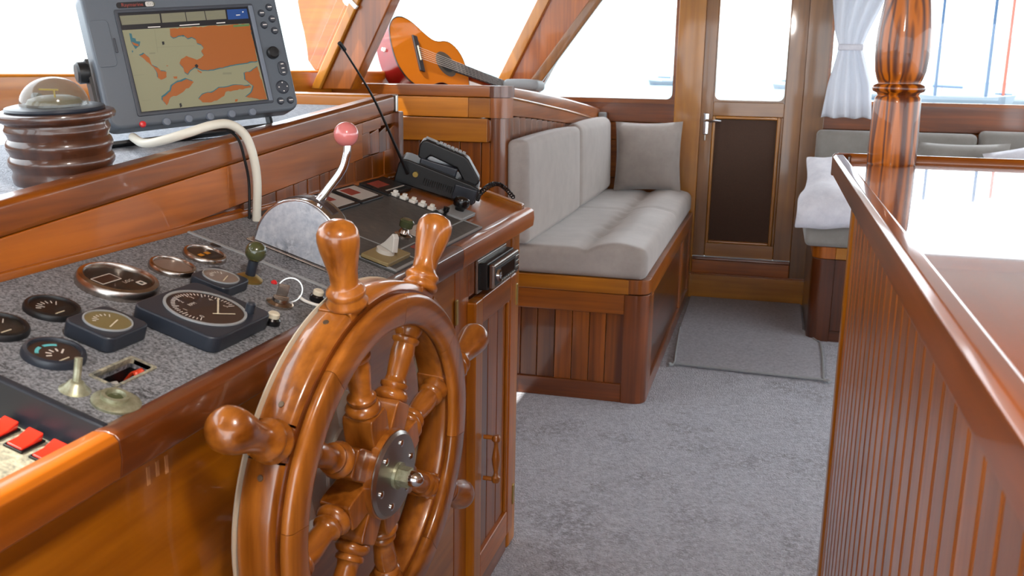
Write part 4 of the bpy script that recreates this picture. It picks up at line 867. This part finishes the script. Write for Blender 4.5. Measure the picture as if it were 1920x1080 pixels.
sb_ = obj('soundboard', xf(prism(outl, -3, 0), GM), 'guitartop', gt, smooth=True, sharp=50)
obj('binding', xf(frame_ring([(245 + (x - 245) * 1.004, y * 1.010) for x, y in outl], [(245 + (x - 245) * .992, y * .985) for x, y in outl], -5, .6), GM), 'black', sb_)
obj('rosette', xf(xf(arc([(44, 0), (66, 0), (66, .8), (44, .8)], 0, 2 * math.pi, 40), Matrix.Translation((345, 0, 0))), GM), 'rosette', sb_); obj('sound_hole', xf(xf(lathe([(0, .5), (44, .5)], 36, False), Matrix.Translation((345, 0, 0))), GM), 'black', sb_)
br = obj('bridge', xf(box(146, 176, -95, 95, 0, 9), GM), 'fretboard', gt, .002); obj('saddle', xf(box(160, 164, -38, 38, 9, 13), GM), 'label_ivory', br)
nk = obj('neck', xf(prism([(480, -30), (815, -26), (815, 26), (480, 30)], -26, -1), GM), 'guitarside', gt, .004); obj('fretboard', xf(prism([(392, -31), (815, -26), (815, 26), (392, 31)], 0, 6), GM), 'fretboard', nk, .001)
f0 = [obj('fret', xf(box(x - 1, x + 1, -29, 29, 6, 7.5), GM), 'steel', nk) for x in (415, 440, 466, 490, 516, 543, 572, 602, 634, 668, 704, 742, 780)]
hd = obj('headstock', xf(prism([(815, -27), (850, -36), (1000, -38), (1000, 38), (850, 36), (815, 27)], -24, -6), GM), 'guitarside', gt, .003)
for s in (-1, 1):
    for k in range(3): obj('tuning_peg', xf(xf(lathe([(4, 0), (4, 14), (10, 16), (10, 26), (0, 27)], 10), basis((872 + 44 * k, s * 36, -15), (1, 0, 0), (0, 0, s), (0, s, 0))), GM), 'steel', hd)
for k in range(6): obj('string', xf(tube([(162, -30 + 12 * k, 12), (815, -20 + 8 * k, 9)], .9, 5, 0), GM), 'print', gt)
obj('strap_pin', xf(xf(lathe([(9, 0), (9, 4), (4, 8), (8, 14), (0, 16)], 14), basis((0, 0, -48), (0, 1, 0), (0, 0, -1), (-1, 0, 0))), GM), 'white', gt, smooth=True)
tag(obj('grey_bolster', xf(cushion(.20, .14, .055, .022, (0, 0, .006), (4, 4, 2)), basis((-1.335, 5.22, 1.292 + .028), (1, -.1, 0), (.1, 1, -.06), (0, .06, 1))), 'greypad', smooth=True), 'small pale grey cushion on the locker at the guitar neck', 'cushion')

# ================================================================== settee on the left
be = thing('settee', (-.76, 5.0, 0), 'varnished wooden settee base with a planked end panel', 'bench')
Y0 = 3.98
def eb(name, x0, x1, z0, z1, m, y0=Y0, t=.03, bevel=.004): return obj(name, box(x0, x1, y0, y0 + t, z0, z1), m, be, bevel)
eb('seat_trim', -1.07, -.545, .482, .545, 'orange_x', Y0 - .008, .05); eb('top_rail', -1.07, -.56, .392, .480, 'mahogany_x'); eb('bottom_rail', -1.07, -.56, 0, .082, 'dark_x')
bx = [-1.07, -1.015, -.94, -.862, -.785, -.71, -.638, -.558]
for k, (a, b) in enumerate(zip(bx[:-1], bx[1:])): eb('plank', a + .001, b - .001, .080, .394, 'plank_z', Y0 + .012, .016, .003)
cpoly = [(-.56, Y0 + .10), (-.56, Y0 - .004), (-.515, Y0 - .004)] + [(-.515 + .058 * math.cos(math.radians(a)), Y0 + .054 + .058 * math.sin(math.radians(a))) for a in range(-80, 1, 16)] + [(-.457, Y0 + .10)]
obj('corner_post', prism(cpoly, 0, .480), 'dark_z', be, .002); obj('corner_cap', prism(cpoly, .484, .546), 'mahogany_z', be, .003)
def sb2(name, y0, y1, z0, z1, m, x1=-.457, t=.03, bevel=.004): return obj(name, box(x1 - t, x1, y0, y1, z0, z1), m, be, bevel)
sb2('side_rail', 4.08, 6.13, .46, .546, 'mahogany_y'); sb2('side_rail', 4.08, 6.13, 0, .07, 'dark_y')
for a in (4.08, 5.52, 6.05): sb2('side_stile', a, a + .08, .07, .46, 'mahogany_z')
sb2('side_panel', 4.16, 5.52, .07, .46, 'umber_y', -.470, .012); sb2('side_panel', 5.60, 6.05, .07, .46, 'umber_y', -.470, .012)
obj('seat_board', box(-1.08, -.487, 4.01, 6.13, .51, .546), 'mahogany_y', be)
def seat_fn(cx, cy, cz):
    def fn(p, u, v, w_):
        x, y, z = p.x + cx, p.y + cy, p.z + cz
        if w_ > .2:
            k = min(1., (w_ - .2) / .8)
            f = math.exp(-((x + .60) / .10) ** 2) * .026 - math.exp(-((x + .735) / .028) ** 2) * .016
            f -= .010 * math.exp(-((y - 5.19) / .02) ** 2)
            for ty in (4.35, 4.62, 4.90, 5.05, 5.45, 5.75): f -= .012 * math.exp(-((y - ty) ** 2 + (x + .735) ** 2) / .0012)
            f += .004 * math.sin(y * 7) * math.sin(x * 9)
            z += f * k
        return (x, y, z)
    return fn
tag(obj('seat_cushion', cushion(.60, 2.17, .125, .035, (0, 0, 0), (26, 60, 3), seat_fn(-.770, 5.055, .6085)), 'velvet', smooth=True, sharp=80), 'long beige tufted seat cushion on the settee', 'cushion')
def backrest(y0, y1, z1, label, top=.05, th=.095):
    W = y1 - y0; Hh = z1 - .672
    def fn(p, u, v, w_): return p
    g = cushion(th, W, Hh, top, (.018, .0, .010), (4, 12, 10))
    m = basis((-1.030, (y0 + y1) / 2, .672 + Hh / 2 + .002), nrm((1, 0, .03)), (0, 1, 0), nrm((-.03, 0, 1)))
    return tag(obj('back_cushion', xf(g, m), 'velvet', smooth=True, sharp=80), label, 'cushion', 'settee back cushions')
backrest(3.95, 5.09, 1.112, 'beige back cushion of the settee nearest the helm console', .028); backrest(5.10, 6.08, 1.122, 'beige rounded back cushion of the settee next to the square pillow', .045, .10)
def pillow(sx, sy, th, corner=.1, n=14):
    """square pillow: seams in, corners pulled out"""
    V, Fc = [], []
    for s in (1, -1):
        for j in range(n + 1):
            for i in range(n + 1):
                u, v = 2 * i / n - 1, 2 * j / n - 1
                k = 1 - corner * (1 - (u * v) ** 2) * max(abs(u), abs(v)) ** 3
                h = th / 2 * ((1 - u ** 4) * (1 - v ** 4)) ** .55
                V.append((u * sx / 2 * k, v * sy / 2 * k, s * h))
    o = (n + 1) ** 2
    for j in range(n):
        for i in range(n):
            a = j * (n + 1) + i; q = (a, a + 1, a + n + 2, a + n + 1); Fc.append(q); Fc.append(tuple(o + t for t in q[::-1]))
    return V, Fc
def weld(g):
    bm = bmesh.new(); vs = [bm.verts.new(v) for v in g[0]]
    for f in g[1]: bm.faces.new([vs[i] for i in f])
    bmesh.ops.remove_doubles(bm, verts=bm.verts, dist=1e-5); bm.verts.index_update()
    r = [tuple(v.co) for v in bm.verts], [tuple(v.index for v in f.verts) for f in bm.faces]; bm.free(); return r
tag(obj('square_pillow', xf(weld(pillow(.415, .43, .13, .06)), basis((-.745, 6.045, .892), nrm((1, .02, .03)), nrm((-.03, .16, 1)), nrm((0, -1, .16)))), 'velvet', smooth=True, sharp=80), 'square beige scatter pillow on the settee against the far wall', 'pillow')
tag(obj('grey_strap', box(-1.076, -1.03, 6.10, 6.16, 1.045, 1.15), 'greypad', None, .006), 'small grey upholstered block between settee back and far wall', 'block')

# ================================================================== settee on the right
b2 = thing('settee', (.9, 5.75, 0), 'dark wooden settee base right of the door beyond the counter', 'bench')
q = [(.30, 6.18), (.245, 6.18), (.245, 5.36)] + [(.305 + .06 * math.cos(math.radians(a)), 5.36 + .06 * math.sin(math.radians(a))) for a in range(180, 271, 15)] + [(.36, 5.30), (.36, 5.36)]
obj('corner_post', prism(q, 0, .45), 'umber_z', b2, .002); obj('corner_cap', prism(q, .452, .515), 'mahogany_z', b2, .002)
obj('front_panel', box(.36, 2.0, 5.325, 5.35, .06, .45), 'umber_x', b2); obj('front_stile', box(.36, .42, 5.305, 5.33, .06, .45), 'umber_z', b2, .004); obj('bottom_rail', box(.36, 2.0, 5.305, 5.35, 0, .06), 'umber_x', b2, .003); obj('seat_trim', box(.36, 2.0, 5.295, 5.34, .452, .515), 'honey_x', b2, .004); obj('top_board', box(.30, 2.0, 5.34, 6.18, .49, .515), 'mahogany_x', b2)
tag(obj('seat_cushion', xf(cushion(1.75, .76, .165, .03, (0, 0, .008), (20, 10, 3)), Matrix.Translation((1.072, 5.655, .6))), 'velvetgrey', smooth=True, sharp=80), 'grey seat cushion on the dark settee right of the door', 'cushion')
for x0, x1, z1, lb in ((.245, 1.125, 1.084, 'grey back cushion under the curtain on the right settee'), (1.137, 1.95, 1.104, 'grey back cushion at the far right behind the white pillow')):
    tag(obj('back_cushion', xf(cushion(x1 - x0, .10, z1 - .685, .03, (0, .012, 0), (12, 3, 6)), basis(((x0 + x1) / 2, 6.115, (z1 + .685) / 2), (1, 0, 0), (0, 1, 0), (0, 0, 1))), 'velvetgrey', smooth=True, sharp=80), lb, 'cushion', 'right settee back cushions')
PV = weld(pillow(.56, 2., .13, .05, 18))
sk = [(-1, 5.21, .60), (-.75, 5.215, .70), (-.5, 5.30, .757), (0, 5.45, .785), (.5, 5.63, .865), (1, 5.80, .95)]
def drape(v):
    x, y, z = v; t = y
    Yc = np.interp(t, [a[0] for a in sk], [a[1] for a in sk]); Zc = np.interp(t, [a[0] for a in sk], [a[2] for a in sk])
    d = Vector((0, np.interp(t + .1, [a[0] for a in sk], [a[1] for a in sk]) - np.interp(t - .1, [a[0] for a in sk], [a[1] for a in sk]), np.interp(t + .1, [a[0] for a in sk], [a[2] for a in sk]) - np.interp(t - .1, [a[0] for a in sk], [a[2] for a in sk]))).normalized()
    nn_ = Vector((0, -d.z, d.y)); f = 1. + .14 * -t
    return (.43 + x * f + .01 * math.sin(t * 5), Yc + nn_.y * z, Zc + nn_.z * z + .006 * math.sin(x * 30 + t * 4))
tag(obj('white_pillow', ([drape(v) for v in PV[0]], PV[1]), 'whitecloth', smooth=True, sharp=80, sub=1), 'soft white pillow drooping over the right settee edge by the door', 'pillow')
tag(obj('grey_pillow', xf(weld(pillow(.50, .38, .12, .07)), basis((1.03, 5.93, .862), (1, 0, .01), nrm((0, .30, 1)), nrm((0, -1, .30)))), 'velvetgrey', smooth=True, sharp=80), 'grey pillow leaning on the right settee behind the counter', 'pillow')
tag(obj('white_pillow', xf(weld(pillow(.48, .44, .14, .07)), basis((1.39, 5.72, .862), nrm((1, 0, .28)), nrm((-.28, .35, 1)), nrm((0, -1, .35)))), 'whitecloth', smooth=True, sharp=80), 'white pillow at the far right end of the right settee', 'pillow')

# ---------------------------------------------------------------- curtain
def curtain():
    V, Fc = [], []; nx, nz = 72, 40
    zs = np.linspace(1.157, 2.06, nz + 1)
    for z in zs:
        l = np.interp(z, [1.157, 1.35, 1.50, 1.565, 1.65, 1.83, 1.98], [.262, .285, .318, .328, .30, .273, .265]); r = np.interp(z, [1.157, 1.35, 1.50, 1.565, 1.65, 1.83, 1.98], [.545, .530, .480, .458, .487, .560, .640])
        am = np.interp(z, [1.157, 1.5, 1.565, 1.66, 1.98], [.022, .012, .006, .013, .022])
        for i in range(nx + 1):
            s = i / nx; V.append((l + (r - l) * s, 6.125 + am * math.sin(s * 2 * math.pi * 4 + 1.2 * math.sin(z * 5)) + am * .35 * math.sin(s * 23 + z * 3), z + (.004 * math.sin(s * 17) if z < 1.2 else 0)))
    for j in range(nz):
        for i in range(nx): a = j * (nx + 1) + i; Fc.append((a, a + 1, a + nx + 2, a + nx + 1))
    return V, Fc
cu = thing('curtain', (.40, 6.12, 1.157), 'white sheer curtain gathered by a tie beside the far window', 'curtain')
cf = obj('cloth', curtain(), 'sheer', cu, smooth=True, sharp=180)
md = cf.modifiers.new('thickness', 'SOLIDIFY'); md.thickness = .0015
obj('tieback', box(.322, .464, 6.10, 6.15, 1.545, 1.580), 'whitecloth', cu, .008)
# ---------------------------------------------------------------- rug
rg = [(-.44, 6.12), (-.43, 5.3), (-.392, 4.625), (-.365, 4.602), (.28, 4.560), (.306, 4.585), (.318, 5.18), (.295, 5.27), (.235, 5.46), (.236, 6.12)]
ru = thing('rug', (-.06, 5.3, 0), 'grey pile rug in front of the cabin door step', 'rug')
obj('pile', prism(rg[::-1], .001, .013), 'rugpile', ru, .004)
obj('bound_edge', tube([(x, y, .012) for x, y in rg[1:-1]], .006, 8, 5), 'label_ivory' if False else 'greypad', ru, smooth=True)

# ================================================================== counter on the right
cn = thing('counter_base', (.6, 1.0, 0), 'high counter base faced with narrow varnished tongue-and-groove boards', 'counter')
XF = .2
wdt = .074; y = 2.428; k = 0
while y > -.55:
    obj('board', box(XF, XF + .016, y - wdt + .0012, y - .0012, 0, 1.16), 'bead_z', cn, .0018)
    obj('board_bead', xf(lathe([(.0025, 0), (.0025, 1.16)], 6), Matrix.Translation((XF + .0012, y - wdt + .007, 0))), 'bead_z', cn, smooth=True)
    y -= wdt; k += 1
obj('corner_post', box(XF - .006, XF + .05, 2.430, 2.485, 0, 1.16), 'orange_z', cn, .010, seg=3)
obj('carcass', box(XF + .016, 1.0, -.55, 2.43, 0, 1.16), 'dark_z', cn); obj('end_board', box(XF + .05, 1.0, 2.43, 2.47, 0, 1.16), 'mahogany_z', cn)
wt_ = thing('worktop', (.6, 1.0, 1.16), 'glossy reddish mahogany counter top with a raised rim', 'counter top')
XR, ZR, YE = .1445, 1.211, 2.565
obj('top', box(XR + .02, 1.10, -.6, YE - .02, 1.165, 1.197), 'countertop_y', wt_)
rim = [(XR, 1.164), (XR + .008, 1.158), (XR + .05, 1.158), (XR + .05, 1.19), (XR + .030, 1.197), (XR + .027, 1.207), (XR + .022, ZR), (XR + .006, ZR), (XR, 1.204)]
obj('front_rim', xf(prism(rim, -(YE - .022), .6), XZ(0)), 'dark_y', wt_, .0015)
rim2 = [(-(YE), 1.164), (-(YE) + .03, 1.158), (-YE + .03, 1.197), (-YE + .027, 1.207), (-YE + .022, ZR + .002), (-YE + .006, ZR + .002), (-YE, 1.204)]
obj('end_rim', xf(prism([(-a, b) for a, b in rim2][::-1], XR + .012, 1.10), basis((0, 0, 0), (0, 1, 0), (0, 0, 1), (1, 0, 0))), 'mahogany_x', wt_, .0015)
obj('rim_corner', xf(lathe([(.0, 0), (.022, 0), (.023, .004), (.023, .048), (.018, .054), (0, .054)], 20), Matrix.Translation((XR + .022, YE - .022, 1.158))), 'dark_z', wt_, smooth=True)
# ---------------------------------------------------------------- turned column
cl = thing('turned_column', (.272, 2.455, 1.197), 'thick turned wooden column with bold grain standing on the counter', 'column')
cpf = [(0, 0), (.053, 0), (.0545, .006), (.0550, .05), (.0535, .10), (.0520, .145), (.0505, .155), (.045, .161), (.047, .166), (.0560, .170), (.0585, .176), (.0560, .183), (.047, .187), (.0465, .190), (.0500, .197), (.0555, .215), (.0590, .245), (.0600, .275), (.0580, .31), (.0530, .35), (.0460, .40), (.0410, .45), (.0380, .52), (.0380, .58), (.0430, .64), (.0490, .70), (.0520, .76), (.0520, .923), (0, .923)]
obj('shaft', xf(lathe(cpf, 48), Matrix.Translation((.272, 2.455, 1.197))), 'fir_z', cl, smooth=True, sharp=50)

# ================================================================== harbour outside
tag(obj('sea', box(-900, 900, 7.5, 1200, -1.25, -1.2), 'sea'), 'pale sea surface outside the windows', 'sea', kind=STR)
hv, hf = [], []; rr = random.Random(5)
for i in range(61):
    x = -500 + 1000 * i / 60; h = 26 + 16 * math.sin(i * .31) + 9 * math.sin(i * .83 + 1) + rr.uniform(-2, 2)
    hv += [(x, 700, -1.2), (x, 760, h), (x, 900, h * 1.25), (x, 1000, -1.2)]
for i in range(60):
    for k in range(3): hf.append((4 * i + k, 4 * i + 4 + k, 4 * i + 5 + k, 4 * i + 1 + k))
tag(obj('hill', (hv, hf), 'hill', smooth=True), 'hazy hillside across the harbour', 'hill', kind=STR)
def hull(L, B, D, sheer=.5):
    V, Fc = [], []; n = 14
    for i in range(n + 1):
        t = i / n; b = B / 2 * (1 - (2 * t - 1) ** 4) ** .7 * (.75 + .25 * math.sin(math.pi * t)); z = sheer * (2 * t - 1) ** 2
        x = -L / 2 + L * t
        V += [(x, -b, D + z), (x * .92, -b * .7, 0), (x * .9, 0, -.4), (x * .92, b * .7, 0), (x, b, D + z)]
    for i in range(n):
        for k in range(4): Fc.append((5 * i + k, 5 * i + 5 + k, 5 * i + 6 + k, 5 * i + 1 + k))
        Fc.append((5 * i + 4, 5 * i + 9, 5 * i + 5, 5 * i))
    return V, Fc
def boat(x, y, L, mast, rake, label, mm='mastdark', rot=0.):
    o = thing('sailboat', (x, y, -1.2), label, 'sailboat', 'moored sailing boats')
    T = Matrix.Translation((x, y, -1.2)) @ Matrix.Rotation(rot, 4, 'Z')
    obj('hull', xf(hull(L, L * .26, L * .085, L * .03), T), 'hull', o, smooth=True)
    obj('cabin', xf(box(-L * .2, L * .18, -L * .07, L * .07, L * .08, L * .125), T), 'hull', o, L * .01)
    obj('boom_cover', xf(tube([(-L * .28, 0, L * .19), (0, 0, L * .18)], L * .012, 8, 0), T), 'awning', o)
    obj('waterline_shade_stripe', xf(box(-L * .40, L * .40, -L * .1, L * .1, .02, L * .010), T), 'awning', o)  # dark stripe painted in as shade along the hull
    for mx_, rr_ in mast: obj('mast', xf(tube([(mx_, 0, L * .08), (mx_ + rake, 0, max(L * 1.15, 14.))], rr_, 8, 0), T), mm, o)
boat(17.0, 102, 9.5, [(-2.4, .15), (2.1, .16)], .0, 'white sailing boat with two dark masts seen through the right window')
boat(22.2, 106, 6.0, [(-.9, .16)], .0, 'smaller white boat with a reddish mast beside the two-masted boat', 'mastred', .3)
boat(12.0, 120, 7.0, [(5.8, .05)], .0, 'white boat partly behind the turned column', 'mastred', -.2)
boat(2.6, 190, 8.0, [(0, .05)], .0, 'distant white boat seen through the door window', 'mastred', .5)
boat(-22, 210, 9.0, [(0, .05)], .0, 'distant white boat seen through the window left of the door', 'mastred', .2)
